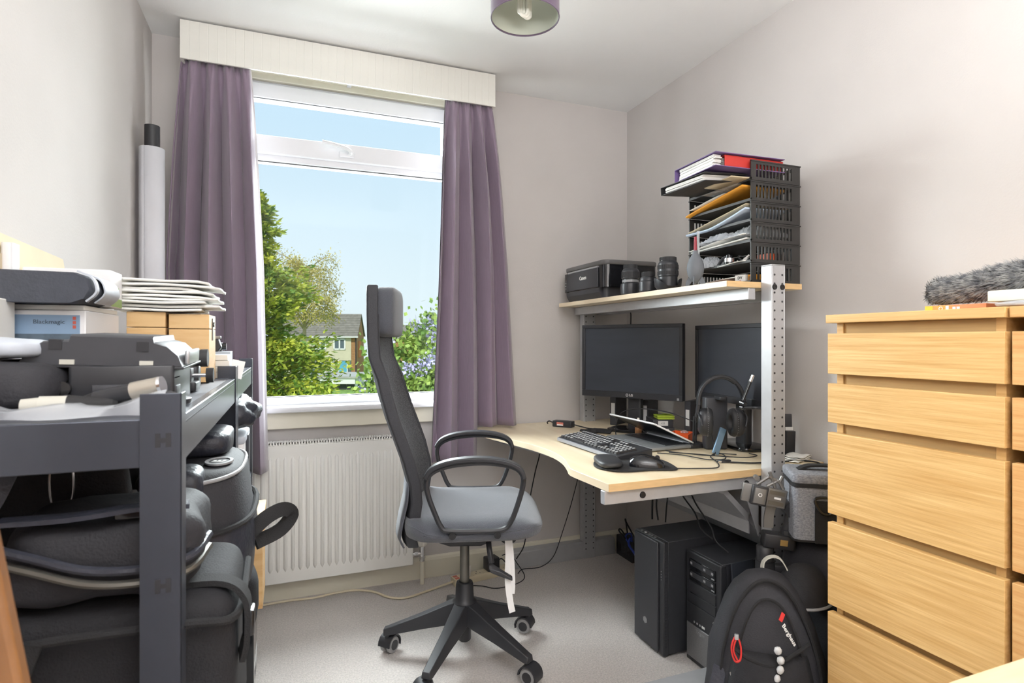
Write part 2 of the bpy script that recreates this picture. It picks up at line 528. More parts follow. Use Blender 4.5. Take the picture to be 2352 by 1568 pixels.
# terraced house across the gardens: local x right, y away, z up; origin at the right front corner
ho = ext(-17.3, 64.0)
H = thing('house', 'beige rendered house with grey tiled roof and blue front door, across the gardens', 'house', ho, R(-21.2 + 6))
HW, HE, HD, HR = 9.4, 4.75, 5.2, 7.35      # width to the left, eaves, depth, ridge
MB().box(-HW, 0, 0.05, HD, 0, HE).build('wall', 'house_brick', H, smooth=0)
gb = MB(); gb.add([(0.0, 0.05, HE), (0.0, HD, HE), (0.0, HD / 2, HR - 0.1), (-0.25, 0.05, HE), (-0.25, HD, HE), (-0.25, HD / 2, HR - 0.1)], [(0, 1, 2), (3, 5, 4), (0, 2, 5, 3), (1, 4, 5, 2), (0, 3, 4, 1)])
gb.build('gable', 'house_brick', H, smooth=0)
MB().box(-HW, -0.6, -0.05, 0.1, 2.05, HE - 0.1).build('render_panel', 'render_panel', H, smooth=0)
MB().box(-HW, -1.85, -0.02, 0.1, 0, 2.0).build('ground_panel', 'render_panel', H, smooth=0)
roof = MB().add([(-HW, -0.3, HE), (0.15, -0.3, HE), (0.15, HD / 2, HR), (-HW, HD / 2, HR), (-HW, -0.3, HE - 0.12), (0.15, -0.3, HE - 0.12), (0.15, HD / 2, HR - 0.12), (-HW, HD / 2, HR - 0.12)],
                [(0, 1, 2, 3), (4, 7, 6, 5), (0, 4, 5, 1), (1, 5, 6, 2), (3, 7, 4, 0), (2, 6, 7, 3)]).build('roof', 'roof_tile', H, smooth=0)
MB().add([(-HW, HD / 2, HR), (0.15, HD / 2, HR), (0.15, HD + 0.3, HE), (-HW, HD + 0.3, HE)], [(0, 1, 2, 3)]).build('roof_back', 'roof_tile', H, smooth=0)
for i in range(13):      # tile courses
    k = i / 13
    y0 = -0.3 + (HD / 2 + 0.3) * k; z0 = HE + (HR - HE) * k
    MB().box(-HW, 0.15, y0, y0 + 0.2, z0 + 0.02, z0 + 0.07, ).build('tile_course', 'roof_tile', roof, smooth=0)
def house_window(x0, x1, z0, z1, y=-0.05, cols=2):
    fr = MB()
    t_ = 0.14
    fr.box(x0, x1, y - 0.08, y + 0.05, z1 - t_, z1).box(x0, x1, y - 0.08, y + 0.05, z0, z0 + t_)
    for i in range(cols + 1):
        c = x0 + (x1 - x0 - t_) * i / cols
        fr.box(c, c + t_, y - 0.08, y + 0.05, z0, z1)
    o = fr.build('window', 'house_white', H, smooth=0)
    MB().box(x0 + 0.05, x1 - 0.05, y - 0.02, y + 0.04, z0 + 0.05, z1 - 0.05).build('pane', 'house_pane', o, smooth=0)
house_window(-4.62, -3.3, 3.25, 4.5)
house_window(-2.5, -1.2 - 0.06 + 0.06, 3.25, 4.5)
house_window(-5.9, -3.35, 0.3, 1.95, cols=3)
o = MB().box(-1.9 - 0.0, -1.05, -0.06, 0.05, 0.0, 2.0).build('door', 'door_blue', H, smooth=0)
MB().box(-2.02, -1.9, -0.1, 0.05, 0, 2.05).box(-1.05, -0.95, -0.1, 0.05, 0, 2.05).build('door_frame', 'house_white', o, smooth=0)
MB().box(-2.35, -2.05, -0.1, 0.05, 0, 2.05).build('timber_post', 'house_wood', H, smooth=0)
MB().box(-0.92, -0.6, -0.04, 0.06, 0.05, 2.0).build('side_pane', 'house_pane', H, smooth=0)
lat = MB()
for i in range(9):
    for s in (-1, 1):
        z = 0.0 + i * 0.26
        lat.cyl((-3.0, -0.1, z - s * 0.3 + 0.0), (-2.38, -0.1, z + s * 0.3), 0.035, n=4)
lat.build('lattice_screen', 'house_white', H, smooth=0)
MB().cyl((-0.08, -0.08, 0), (-0.08, -0.08, HE), 0.06, n=6).build('downpipe', 'gasket', H, smooth=0)
MB().box(-HW, 0.2, -0.42, -0.3, HE - 0.16, HE - 0.02).build('gutter', 'house_white', H, smooth=0)
MB().box(0.0, 0.05, 1.0, 2.9, 2.35, 4.2).build('orange_panel', 'orange_tile', H, smooth=0)
# flat-roofed garage in front of it
go = ext(-14.5, 50.0)
G = thing('garage', 'flat-roofed garage with white fascia and dark door in front of the house', 'garage', go, R(-21.2))
MB().box(-3.4, 0.9, 0, 6.5, 0, 1.0).build('wall', 'house_white', G, smooth=0)
MB().box(-3.7, 1.2, -0.5, 7.0, 1.0, 1.16).build('roof', 'garage_felt', G, smooth=0)
MB().box(-3.5, 0.95, -0.42, -0.3, 0.52, 1.0).build('fascia', 'house_white', G, smooth=0)
for i in range(5): MB().box(-2.75 + i * 0.72, -2.06 + i * 0.72, -0.05, 0.02, -0.5, 0.5).build('door_panel', 'garage_dark', G, smooth=0)
nb = MB().box(-2.6, 3.4, 0, 5, 0, 4.4).build('neighbour_wall', 'house_brick', None, smooth=0)
N = thing('neighbour_house', 'brown neighbouring house end glimpsed right of the beige house', 'house', ext(-13.0, 76.0), R(-21.2))
nb.parent = N; nb.name = 'wall'
MB().add([(-2.9, -0.3, 4.4), (3.7, -0.3, 4.4), (3.7, 2.5, 6.4), (-2.9, 2.5, 6.4), (3.7, 5.3, 4.4), (-2.9, 5.3, 4.4)], [(0, 1, 2, 3), (3, 2, 4, 5), (0, 3, 5), (1, 4, 2), (0, 5, 4, 1)]).build('roof', 'roof_tile', N, smooth=0)
# ------------------------------------------------------------------ pelmet, curtains, radiator, lamp, backdrop roll
PE = thing('pelmet', 'cream ribbed curtain pelmet across the top of the window', 'pelmet', (0, 0, 0))
px0, px1, pz0, pz1, py = -0.405, 0.925, 2.284, 2.438, 2.605
MB().box(px0, px1, py + 0.004, YB, pz1 - 0.014, pz1 - 0.001).box(px0, px0 + 0.012, py + 0.004, YB, pz0, pz1).box(px1 - 0.012, px1, py + 0.004, YB, pz0, pz1).box(px0, px1, py + 0.004, py + 0.014, pz0 + 0.002, pz1).build('case', 'pelmet', PE, smooth=0)
n = 40
sl = None
for i in range(n):
    x = px0 + (px1 - px0) * i / n; wd = (px1 - px0) / n
    if sl is None:
        sl = MB().loft([[(0.0, 0.004, z), (0.0, 0.0007, z), (0.002, 0.0, z), (wd - 0.002, 0.0, z), (wd, 0.0007, z), (wd, 0.004, z)] for z in (pz0, pz1)], caps=True).build('slat', 'pelmet', PE, smooth=0)
        o = sl
    else:
        o = sl.copy(); COL.objects.link(o)
    o.location = (x, py, 0)
tr = MB().box(-0.39, 0.91, 2.655, 2.675, 2.322, 2.338).box(-0.39, 0.91, 2.66, 2.67, 2.316, 2.323)
for x in (-0.3, 0.26, 0.82): tr.box(x - 0.01, x + 0.01, 2.66, YB, 2.338, 2.346)
tag(tr.build('curtain_track', 'upvc', None, bev=0.002), 'white curtain track behind the pelmet above the window', 'track')

def curtain(name, label, top, mid, bot, zt, zb, yc, nf, seed, amp=0.03, lead=0, extra=None, bulge=None):
    # top/mid/bot: (x0, x1) at zt, zmid, zb ; nf folds
    t = thing(name, label, 'curtain', (0, 0, 0), group='mauve curtains at the window')
    rng = random.Random(seed)
    ph = [rng.uniform(-0.5, 0.5) for _ in range(nf + 2)]
    aw = [rng.uniform(0.55, 1.15) for _ in range(nf + 2)]
    NU, NV = nf * 14, 44
    def pt(u, v, off=0.0):
        # u along width, v from top 0 to bottom 1
        if v < 0.5: k = v / 0.5; x0 = top[0] + (mid[0] - top[0]) * k ** 0.8; x1 = top[1] + (mid[1] - top[1]) * k ** 0.8
        else: k = (v - 0.5) / 0.5; x0 = mid[0] + (bot[0] - mid[0]) * k; x1 = mid[1] + (bot[1] - mid[1]) * k
        q = u * nf; i = int(min(nf - 1, q)); fq = q - i
        a0 = aw[i] * (1 - fq) + aw[i + 1] * fq
        sh = math.sin(2 * math.pi * (q + 0.12 * ph[i] * math.sin(3 * v + i)))
        am = amp * a0 * (0.30 + 0.70 * min(1, v * 5)); sh = math.copysign(abs(sh) ** 0.75, sh)
        wob = 0.010 * math.sin(5 * v + 9 * u + seed) + 0.006 * math.sin(17 * u - 4 * v)
        # gathered heading near the top
        gath = 0.006 * math.sin(u * nf * 6.28 * 3) * max(0, 1 - v * 14)
        zbv = zb(u) if callable(zb) else zb
        x = x0 + (x1 - x0) * (u + 0.018 * math.sin(2 * math.pi * 2 * q) * min(1, v * 5))
        y = yc + am * sh + wob * min(1, 4 * v) + gath + off
        y = min(y, 2.698 if zt + (zbv - zt) * v > 0.73 else 2.677)
        return (x, y, zt + (zbv - zt) * v)
    def sheet(off):
        return [[pt(i / NU, j / NV, off) for i in range(NU + 1)] for j in range(NV + 1)]
    b = MB().grid(sheet(0.0))
    o = b.build('cloth', 'curtain', t, smooth=80)
    sd = o.modifiers.new('solid', 'SOLIDIFY'); sd.thickness = 0.002
    l = MB().grid([[(p[0] + (lead if i in (0, NU) else 0), p[1] + 0.004, p[2]) for i, p in enumerate(r_)] for r_ in sheet(0.0)]).build('lining', 'lining', t, smooth=80)
    return t
curtain('curtain', 'mauve curtain left of the window, hanging beside the backdrop roll', (-0.405, -0.155), (-0.455, -0.105), (-0.44, -0.088), 2.30, 0.607, 2.640, 4, 4, 0.056, lead=0.006)
curtain('curtain', 'mauve curtain right of the window, its hem brushing the desk', (0.69, 0.915), (0.655, 1.0), (0.625, 1.04), 2.30, lambda u: 0.585 if u < 0.53 else 0.745, 2.638, 4, 9, 0.052, lead=-0.004)

# radiator
RA = thing('radiator', 'white ribbed panel radiator under the window', 'radiator', (0, 0, 0))
rx0, rx1, rz0, rz1, ry = -0.30, 0.545, 0.104, 0.704, 2.688
b = MB()
nr = 26
pit = (rx1 - rx0 - 0.05) / nr
b.box(rx0, rx1, ry, ry + 0.012, rz0, rz1)
b.build('panel', 'radiator', RA, bev=0.004)
rb = None
for i in range(nr):
    x = rx0 + 0.025 + pit * (i + 0.5)
    if rb is None:
        wv = pit * 0.30
        prof = lambda k: [(-wv * k, 0.001), (-wv * 0.55 * k, -0.0075 * k), (wv * 0.55 * k, -0.0075 * k), (wv * k, 0.001)]
        rb = MB().loft([[(px, py_, z) for px, py_ in prof(k)] for z, k in ((rz0 + 0.05, 0.15), (rz0 + 0.065, 1), (rz1 - 0.065, 1), (rz1 - 0.05, 0.15))]).build('rib', 'radiator', RA, smooth=60)
        o = rb
    else:
        o = rb.copy(); COL.objects.link(o)
    o.location = (x, ry, 0)
gr = MB().box(rx0, rx1, ry, ry + 0.004, rz1, rz1 + 0.012).box(rx0, rx1, ry + 0.056, ry + 0.06, rz1 - 0.02, rz1 + 0.012)
for i in range(74):
    x = rx0 + (rx1 - rx0) * i / 73
    gr.box(x - 0.0022, x + 0.0022, ry, ry + 0.06, rz1 + 0.004, rz1 + 0.012)
for k in (0.018, 0.038): gr.box(rx0, rx1, ry + k, ry + k + 0.004, rz1 + 0.003, rz1 + 0.011)
gr.build('top_grille', 'radiator', RA, smooth=0)
MB().box(rx0 + 0.002, rx1 - 0.002, ry + 0.014, ry + 0.058, rz0 + 0.03, rz1 - 0.01).build('convector', 'gasket', RA, smooth=0)
MB().box(rx1 - 0.004, rx1, ry, ry + 0.06, rz0 + 0.01, rz1 + 0.01).build('side_panel', 'radiator', RA, bev=0.002)
vx, vy = 0.592, 2.712
v = MB().cyl((vx, vy, 0.0), (vx, vy, 0.115), 0.010, n=10)
v.build('pipe', 'cream_paint', RA)
v = MB().cyl((vx, vy, 0.11), (vx, vy, 0.185), 0.013, n=10).cyl((rx1 - 0.002, vy, 0.145), (vx + 0.006, vy, 0.145), 0.010, n=10).cyl((rx1 + 0.01, vy, 0.145), (rx1 + 0.025, vy, 0.145), 0.015, n=6).cyl((vx, vy, 0.122), (vx, vy, 0.136), 0.016, n=6)
v.build('valve', 'chrome', RA)
MB().lathe([(0.016, 0.18), (0.022, 0.186), (0.024, 0.20), (0.024, 0.235), (0.02, 0.245), (0.004, 0.247)], 16, Matrix.Translation((vx, vy, 0))).build('valve_knob', 'white_plastic', RA)

# ceiling lamp with drum shade
mat('shade_purple', srgb(96, 78, 100), 0.6, sheen=0.3)
mat('shade_lining', srgb(196, 200, 186), 0.5)
mat('lamp_tube', srgb(240, 238, 228), 0.3)
LA = thing('pendant_lamp', 'purple drum shade ceiling lamp with a bare energy-saving bulb', 'lamp', (0.640, 1.545, 0))
r0 = 0.100
zs0, zs1 = 2.098, 2.268
MB().loft([[(rr * math.cos(a), rr * math.sin(a), z) for a in [2 * math.pi * i / 48 for i in range(48)]] for rr, z in ((r0, zs0), (r0, zs1), (r0 - 0.002, zs1), (r0 - 0.002, zs0))], wrap=True).build('lamp_shade', 'shade_purple', LA)
MB().loft([[(rr * math.cos(a), rr * math.sin(a), z) for a in [2 * math.pi * i / 48 for i in range(48)]] for rr, z in ((r0 - 0.0022, zs0 + 0.003), (r0 - 0.0022, zs1 - 0.002), (r0 - 0.003, zs1 - 0.002), (r0 - 0.003, zs0 + 0.003))], wrap=True).build('shade_lining', 'shade_lining', LA)
MB().tube([((r0 - 0.001) * math.cos(a), (r0 - 0.001) * math.sin(a), zs0) for a in [2 * math.pi * i / 48 for i in range(48)]], 0.0018, 6, closed=True).build('shade_rim', 'shade_purple', LA)
c = MB()
for i in range(3): c.cyl((0, 0, zs1 - 0.012), (r0 * math.cos(2.1 * i), r0 * math.sin(2.1 * i), zs1 - 0.006), 0.0015, n=6)
c.cyl((0, 0, zs1 - 0.016), (0, 0, zs1 - 0.006), 0.016).build('spider', 'white_plastic', LA)
MB().cyl((0, 0, zs1 - 0.05), (0, 0, zs1 + 0.02), 0.018).cyl((0, 0, zs1 + 0.02), (0, 0, ZC - 0.02), 0.003, n=8).build('lamp_holder', 'white_plastic', LA)
MB().lathe([(0.05, ZC - 0.001), (0.048, ZC - 0.015), (0.03, ZC - 0.026), (0.006, ZC - 0.03)], 24).build('ceiling_rose', 'white_plastic', LA)
MB().lathe([(0.014, zs1 - 0.04), (0.02, zs1 - 0.05), (0.021, zs1 - 0.085), (0.012, zs1 - 0.092)], 16).build('bulb_base', 'white_plastic', LA)
bl = MB()
for i in range(3):
    a = R(30 + 60 * i); ox, oy = 0.011 * math.cos(a + 1.57), 0.011 * math.sin(a + 1.57)
    k = 0.012
    cxn, cyn = 0.009 * (i - 1) * 0.9, 0.009 * (i - 1) * 0.5
    bl.tube([(cxn - k, cyn - 0.005 * (i - 1), zs1 - 0.09), (cxn - k, cyn - 0.005 * (i - 1), 2.119), (cxn - k * 0.7, cyn, 2.107), (cxn, cyn, 2.102), (cxn + k * 0.7, cyn, 2.107), (cxn + k, cyn + 0.005 * (i - 1), 2.119), (cxn + k, cyn + 0.005 * (i - 1), zs1 - 0.09)], 0.0052, 8, 4)
bl.build('bulb', 'lamp_tube', LA)

# rolled studio backdrop in the corner
mat('roll_white', srgb(214, 214, 220), 0.6, var=0.02, scale=8)
BR = thing('backdrop_roll', 'rolled pale grey vinyl backdrop on a black tube in the left corner', 'backdrop roll', (-0.4795, 2.50, 0))
MB().cyl((0, 0, 0.0), (0, 0, 1.965), 0.0255, n=24).build('core_tube', 'black_plastic', BR)
sp = []
for i in range(90):
    a = i * 0.33; rr = 0.030 + 0.0135 * (i / 89)
    sp.append((rr * math.cos(a), rr * math.sin(a)))
rw = MB().grid([[(x, y, z) for x, y in sp] for z in (0.02, 0.7, 1.4, 1.88)])
o = rw.build('vinyl_sheet', 'roll_white', BR, smooth=80)
o.modifiers.new('solid', 'SOLIDIFY').thickness = 0.0012
# ------------------------------------------------------------------ office chair
mat('chair_fabric', srgb(86, 89, 97), 0.95, var=0.12, scale=420, bump=0.35, bscale=520, sheen=0.35)
mat('chair_mesh', srgb(84, 85, 88), 0.7, var=0.6, scale=260, bump=0.5, bscale=330, detail=2)
mat('chair_frame', srgb(48, 49, 53), 0.45, var=0.05, scale=30)
mat('chair_back', srgb(58, 59, 64), 0.7, var=0.08, scale=200, bump=0.15, bscale=300)
mat('tag_white', srgb(240, 240, 240), 0.6)
mat('castor_grey', srgb(150, 150, 150), 0.5)
CH = thing('office_chair', 'tall black office chair with mesh back and grey fabric seat by the desk', 'chair', (0.605, 2.045, 0), R(-17.3))
# five-star base
a0 = 13 + 17.3
for i in range(5):
    a = R(a0 + 72 * i)
    d = Vector((math.cos(a), math.sin(a), 0)); sd = Vector((-d.y, d.x, 0))
    rings = []
    for k, (rr, zt, zb, w_) in enumerate([(0.025, 0.205, 0.135, 0.034), (0.06, 0.192, 0.12, 0.030), (0.16, 0.148, 0.100, 0.024), (0.285, 0.099, 0.072, 0.019), (0.30, 0.094, 0.072, 0.018)]):
        c = d * rr
        rings.append([c + sd * w_ * 0.75 + Vector((0, 0, zt)), c - sd * w_ * 0.75 + Vector((0, 0, zt)), c - sd * w_ + Vector((0, 0, zb)), c + sd * w_ + Vector((0, 0, zb))])
    MB().loft(rings).build('base_leg', 'chair_frame', CH, bev=0.003, smooth=50)
    ca = thing('tmp', '', '', (0, 0, 0)); COL.objects.unlink(ca); bpy.data.objects.remove(ca)
    c = d * 0.287; ang = a + R(35 + 60 * i)
    ax = Vector((math.cos(ang), math.sin(ang), 0)); fw = Vector((-ax.y, ax.x, 0))
    cc = c + fw * 0.012
    wh = MB()
    for s in (-1, 1):
        wh.lathe([(0.010, -0.009), (0.026, -0.009), (0.030, -0.005), (0.030, 0.005), (0.026, 0.009), (0.010, 0.009)], 22, Matrix.Translation(cc + ax * s * 0.014 + Vector((0, 0, 0.0302))) @ ax.to_track_quat('Z', 'Y').to_matrix().to_4x4())
    hood = MB()
    rings = []
    for t_ in range(9):
        th = R(-20 + 200 * t_ / 8)
        e = fw * math.cos(th) + Vector((0, 0, 1)) * math.sin(th)
        rings.append([cc + Vector((0, 0, 0.032)) + e * r_ + ax * x_ for r_, x_ in ((0.036, -0.026), (0.036, 0.026), (0.031, 0.026), (0.031, -0.026))])
    hood.loft(rings).cyl(c + Vector((0, 0, 0.06)), c + Vector((0, 0, 0.082)), 0.009)
    hb = hood.build('castor', 'chair_frame', CH)
    wh.build('wheel', 'castor_grey', hb)
    MB().lathe([(0.001, -0.0245), (0.018, -0.0245), (0.018, 0.0245), (0.001, 0.0245)], 16, Matrix.Translation(cc + Vector((0, 0, 0.0302))) @ ax.to_track_quat('Z', 'Y').to_matrix().to_4x4()).build('hub', 'chair_frame', hb)
MB().lathe([(0.02, 0.055), (0.024, 0.06), (0.024, 0.14), (0.04, 0.145), (0.045, 0.2), (0.034, 0.212), (0.032, 0.262), (0.029, 0.27), (0.02, 0.272)], 24).build('hub_sleeve', 'chair_frame', CH)
MB().cyl((0, 0, 0.26), (0, 0, 0.46), 0.0175, n=20).build('gas_lift', 'dull_metal', CH)
# tilt mechanism
mc = MB()
mc.loft([[(x, y * w_, z) for x, z in ((-0.05, 0.428), (0.06, 0.428), (0.16, 0.465), (0.17, 0.497), (-0.20, 0.497), (-0.20, 0.478))] for y, w_ in ((-0.085, 1), (0.085, 1))])
mc.build('tilt_mechanism', 'chair_frame', CH, bev=0.006)
MB().cyl((0.03, -0.085, 0.462), (0.03, -0.093, 0.462), 0.006, n=10).build('pivot_pin', 'black_rubber', CH)
lv = MB().tube([(0.085, -0.07, 0.465), (0.085, -0.15, 0.462), (0.088, -0.175, 0.44), (0.095, -0.18, 0.405)], 0.010, 8, 5)
lv.loft([[(0.105 - 0.02, -0.185, 0.385), (0.125, -0.185, 0.375), (0.165, -0.188, 0.352), (0.165, -0.188, 0.344), (0.12, -0.185, 0.36), (0.092, -0.185, 0.372)], [(0.085, -0.172, 0.41), (0.12, -0.172, 0.385), (0.165, -0.176, 0.358), (0.165, -0.176, 0.35), (0.12, -0.172, 0.365), (0.085, -0.172, 0.38)]])
lv.build('tilt_lever', 'chair_frame', CH, bev=0.002)
kn = MB().cyl((0.16, -0.02, 0.47), (0.16, -0.06, 0.44), 0.028, n=20)
kn.build('tension_knob', 'chair_frame', CH, bev=0.003)
# seat cushion: rounded slab with waterfall front
SX0, SX1, SW = -0.205, 0.275, 0.262
rows = []
NX, NY = 22, 22
def seat_top(x, y):
    k = (x - SX0) / (SX1 - SX0); q = abs(y) / SW
    z = 0.573 - 0.010 * math.sin(math.pi * k) + 0.006 * (1 - q * q)
    if k > 0.72: z -= 0.05 * ((k - 0.72) / 0.28) ** 2.2
    if q > 0.75: z -= 0.035 * ((q - 0.75) / 0.25) ** 2.4
    if k < 0.1: z -= 0.02 * ((0.1 - k) / 0.1) ** 2
    return z
def seat_ring(f_, zf):
    ring = []
    for i in range(64):
        a = 2 * math.pi * i / 64
        ex = 2 / 5.0
        cx_ = (SX0 + SX1) / 2 + (SX1 - SX0) / 2 * f_ * math.copysign(abs(math.cos(a)) ** ex, math.cos(a))
        wy = SW * (1.0 - 0.06 * (cx_ - 0.04) * 2)
        cy_ = wy * f_ * math.copysign(abs(math.sin(a)) ** ex, math.sin(a))
        ring.append((cx_, cy_, zf(cx_, cy_)))
    return ring
rings = [seat_ring(0.02, lambda x, y: 0.499), seat_ring(0.8, lambda x, y: 0.499), seat_ring(0.93, lambda x, y: 0.500), seat_ring(0.985, lambda x, y: 0.51), seat_ring(1.0, lambda x, y: 0.527), seat_ring(1.0, lambda x, y: min(0.548, seat_top(x, y) - 0.008))]
for f_ in (0.985, 0.95, 0.88, 0.78, 0.62, 0.45, 0.25, 0.02): rings.append(seat_ring(f_, lambda x, y: seat_top(x, y)))
seat = MB().loft(rings).build('seat', 'chair_fabric', CH, smooth=75)
pp = seat_ring(0.992, lambda x, y: min(0.551, seat_top(x, y) - 0.003))
MB().tube(pp, 0.0022, 5, closed=True).build('piping', 'chair_fabric', seat)
# backrest: curved slab, edge band, mesh front
prof = [(0.455, -0.190, 0.165), (0.49, -0.195, 0.185), (0.55, -0.184, 0.205), (0.62, -0.174, 0.215), (0.68, -0.178, 0.222), (0.757, -0.198, 0.228), (0.83, -0.224, 0.228), (0.90, -0.250, 0.222), (0.97, -0.272, 0.212), (1.03, -0.288, 0.20), (1.1, -0.300, 0.186), (1.17, -0.307, 0.172), (1.25, -0.311, 0.16), (1.32, -0.313, 0.15), (1.352, -0.313, 0.14)]
def back_pt(k, s, off):
    # k row index, s across -1..1, off thickness; the back wraps forward towards its edges
    z, x, w_ = prof[k]
    wrap = 0.038 * s * s * (1 if z < 1.1 else 0.5)
    return (x + wrap - off, s * w_, z)
NS = 14
fr = [[back_pt(k, -1 + 2 * j / NS, -0.002) for j in range(NS + 1)] for k in range(len(prof))]
rr_ = [[back_pt(k, -1 + 2 * j / NS, 0.036) for j in range(NS + 1)] for k in range(len(prof))]
sh = MB()
rings = []
for k in range(len(prof)):
    ring = [Vector(p) for p in fr[k]] + [Vector(p) for p in reversed(rr_[k])]
    rings.append(ring)
sh.loft(rings)
bk = sh.build('backrest', 'chair_back', CH, smooth=60, bev=0.006)
MB().grid([[back_pt(k, -0.86 + 1.72 * j / NS, -0.0045) for j in range(NS + 1)] for k in range(2, 12)]).build('mesh_panel', 'chair_mesh', bk, smooth=80)
for s in (-1, 1):
    MB().tube([back_pt(k, s * 0.88, -0.004) for k in range(1, 13)], 0.0028, 6).build('seam', 'chair_back', bk)
lp = MB().grid([[(prof[k][1] - 0.036 - 0.012 * math.sin(math.pi * (k + 0.5) / 4.0) + 0.038 * (0.9 * (-1 + 2 * j / 8)) ** 2, 0.95 * prof[k][2] * (-1 + 2 * j / 8), prof[k][0]) for j in range(9)] for k in range(0, 5)])
o = lp.build('lumbar_cover', 'chair_fabric', bk, smooth=80); o.modifiers.new('solid', 'SOLIDIFY').thickness = 0.006
MB().soft(-0.308, -0.236, -0.138, 0.138, 1.172, 1.35, 5.5, 40, 24).build('headrest', 'chair_fabric', CH, smooth=80)
# arms: closed loops, padded top
for s in (-1, 1):
    y = s * 0.272
    loop = [(-0.05, y, 0.548), (0.04, y, 0.545), (0.125, y, 0.548), (0.155, y, 0.575), (0.18, y, 0.64), (0.193, y, 0.69), (0.192, y, 0.722), (0.165, y, 0.748), (0.10, y, 0.762), (0.03, y, 0.764), (-0.05, y, 0.755), (-0.10, y, 0.735), (-0.118, y, 0.705), (-0.112, y, 0.66), (-0.09, y, 0.60), (-0.072, y, 0.562)]
    ar = MB().tube(loop, 0.0085, 8, 5, closed=True).build('arm_loop', 'chair_frame', CH)
    top = [(0.197, y, 0.712), (0.185, y, 0.742), (0.15, y, 0.763), (0.09, y, 0.775), (0.02, y, 0.777), (-0.05, y, 0.768), (-0.10, y, 0.748), (-0.123, y, 0.718)]
    MB().strap(top, 0.022, 0.0075, lambda p: (p - Vector((0.035, p.y, 0.60))), 5).build('arm_pad', 'chair_frame', ar, bev=0.004)
    for bx in (-0.035, 0.11):
        MB().cyl((bx, s * 0.255, 0.532), (bx, s * 0.281, 0.532), 0.0115, n=16).cyl((bx, s * 0.281, 0.532), (bx, s * 0.283, 0.532), 0.007, n=16).build('bolt', 'black_rubber', ar)
# white care labels hanging under the seat
tg = MB()
tg.strap([(0.15, -0.16, 0.50), (0.152, -0.165, 0.42), (0.150, -0.17, 0.34), (0.158, -0.176, 0.27), (0.165, -0.18, 0.235)], 0.011, 0.0004, (0.3, -1, 0.1), 4)
tg.strap([(0.153, -0.15, 0.50), (0.162, -0.156, 0.42), (0.166, -0.16, 0.33), (0.164, -0.162, 0.29)], 0.010, 0.0004, (0.1, -1, 0.0), 4)
tg.build('care_label', 'tag_white', CH)
# ------------------------------------------------------------------ corner desk with raised shelf
mat('maple', srgb(230, 211, 178), 0.36, col2=srgb(240, 224, 194), scale=3, stretch=(6, 0.6, 6), coat=0.1)
mat('maple_edge', srgb(220, 186, 136), 0.45, var=0.06, scale=20, stretch=(1, 1, 8))
mat('maple_edge_lit', srgb(240, 222, 192), 0.45)  # same edging on the window-facing edges, daylight put into the colour
mat('desk_metal', srgb(186, 187, 190), 0.38, 0.35, var=0.03, scale=30)
mat('bolt_dark', srgb(52, 52, 54), 0.4, 0.5)
DZ = 0.73
DK = thing('corner_desk', 'maple corner desk on grey steel frame with a raised shelf', 'desk', (0, 0, 0))
crv = [(1.765, 2.765), (1.0, 2.765), (0.87, 2.72)] + [tuple(p[:2]) for p in catmull([(0.852, 2.60, 0), (0.858, 2.53, 0), (0.903, 2.345, 0), (0.936, 2.195, 0), (0.953, 2.036, 0), (0.939, 1.907, 0), (0.908, 1.805, 0), (0.884, 1.74, 0), (0.882, 1.69, 0)], 4)] + [(0.893, 1.50), (1.765, 1.50)]
crv = list(reversed(crv))
top = MB().prism(crv, DZ - 0.024, DZ).build('desktop', 'maple', DK, bev=0.0015)
def edge_band(pts, z0, z1, m, off=0.0016):
    b = MB()
    n_ = len(pts)
    rows_in, rows = [], []
    for i, p in enumerate(pts):
        a = Vector(pts[max(0, i - 1)]); c = Vector(pts[min(n_ - 1, i + 1)])
        t_ = (c - a).normalized(); nn = Vector((t_.y, -t_.x))
        q = Vector(p) + nn * off
        rows.append([(p[0], p[1], z0), (q.x, q.y, z0), (q.x, q.y, z1), (p[0], p[1], z1)])
    return b.loft(rows).build('edge_band', m, top, smooth=60)
ln = [p for p in reversed(crv) if p[0] < 0.97]
edge_band(ln, DZ - 0.0235, DZ - 0.0005, 'maple_edge_lit', 0.0018)
edge_band([(0.893, 1.50), (1.765, 1.50)], DZ - 0.0235, DZ - 0.0005, 'maple_edge', 0.0018)
# rails under the top
rl = MB().box(0.885, 1.765, 1.512, 1.536, DZ - 0.066, DZ - 0.0245)
rl.build('end_rail', 'desk_metal', DK, bev=0.002)
MB().box(0.99, 1.765, 2.68, 2.705, DZ - 0.066, DZ - 0.0245).build('end_rail', 'desk_metal', DK, bev=0.002)
ps = [(x + 0.06, y) for x, y in [p for p in reversed(crv) if p[0] < 0.97 and 1.66 < p[1] < 2.62]]
rg = MB(); rws = []
for i, (x, y) in enumerate(ps): rws.append([(x, y, DZ - 0.05), (x + 0.02, y, DZ - 0.05), (x + 0.02, y, DZ - 0.0245), (x, y, DZ - 0.0245)])
rg.loft(rws).build('curved_rail', 'desk_metal', DK, smooth=60)
for x in (1.02, 1.68):
    MB().lathe([(0.0105, 0), (0.0095, 0.004), (0.005, 0.0055), (0.001, 0.0045)], 18, T(x, 1.512, DZ - 0.047, rx=90)).build('bolt', 'bolt_dark', DK)
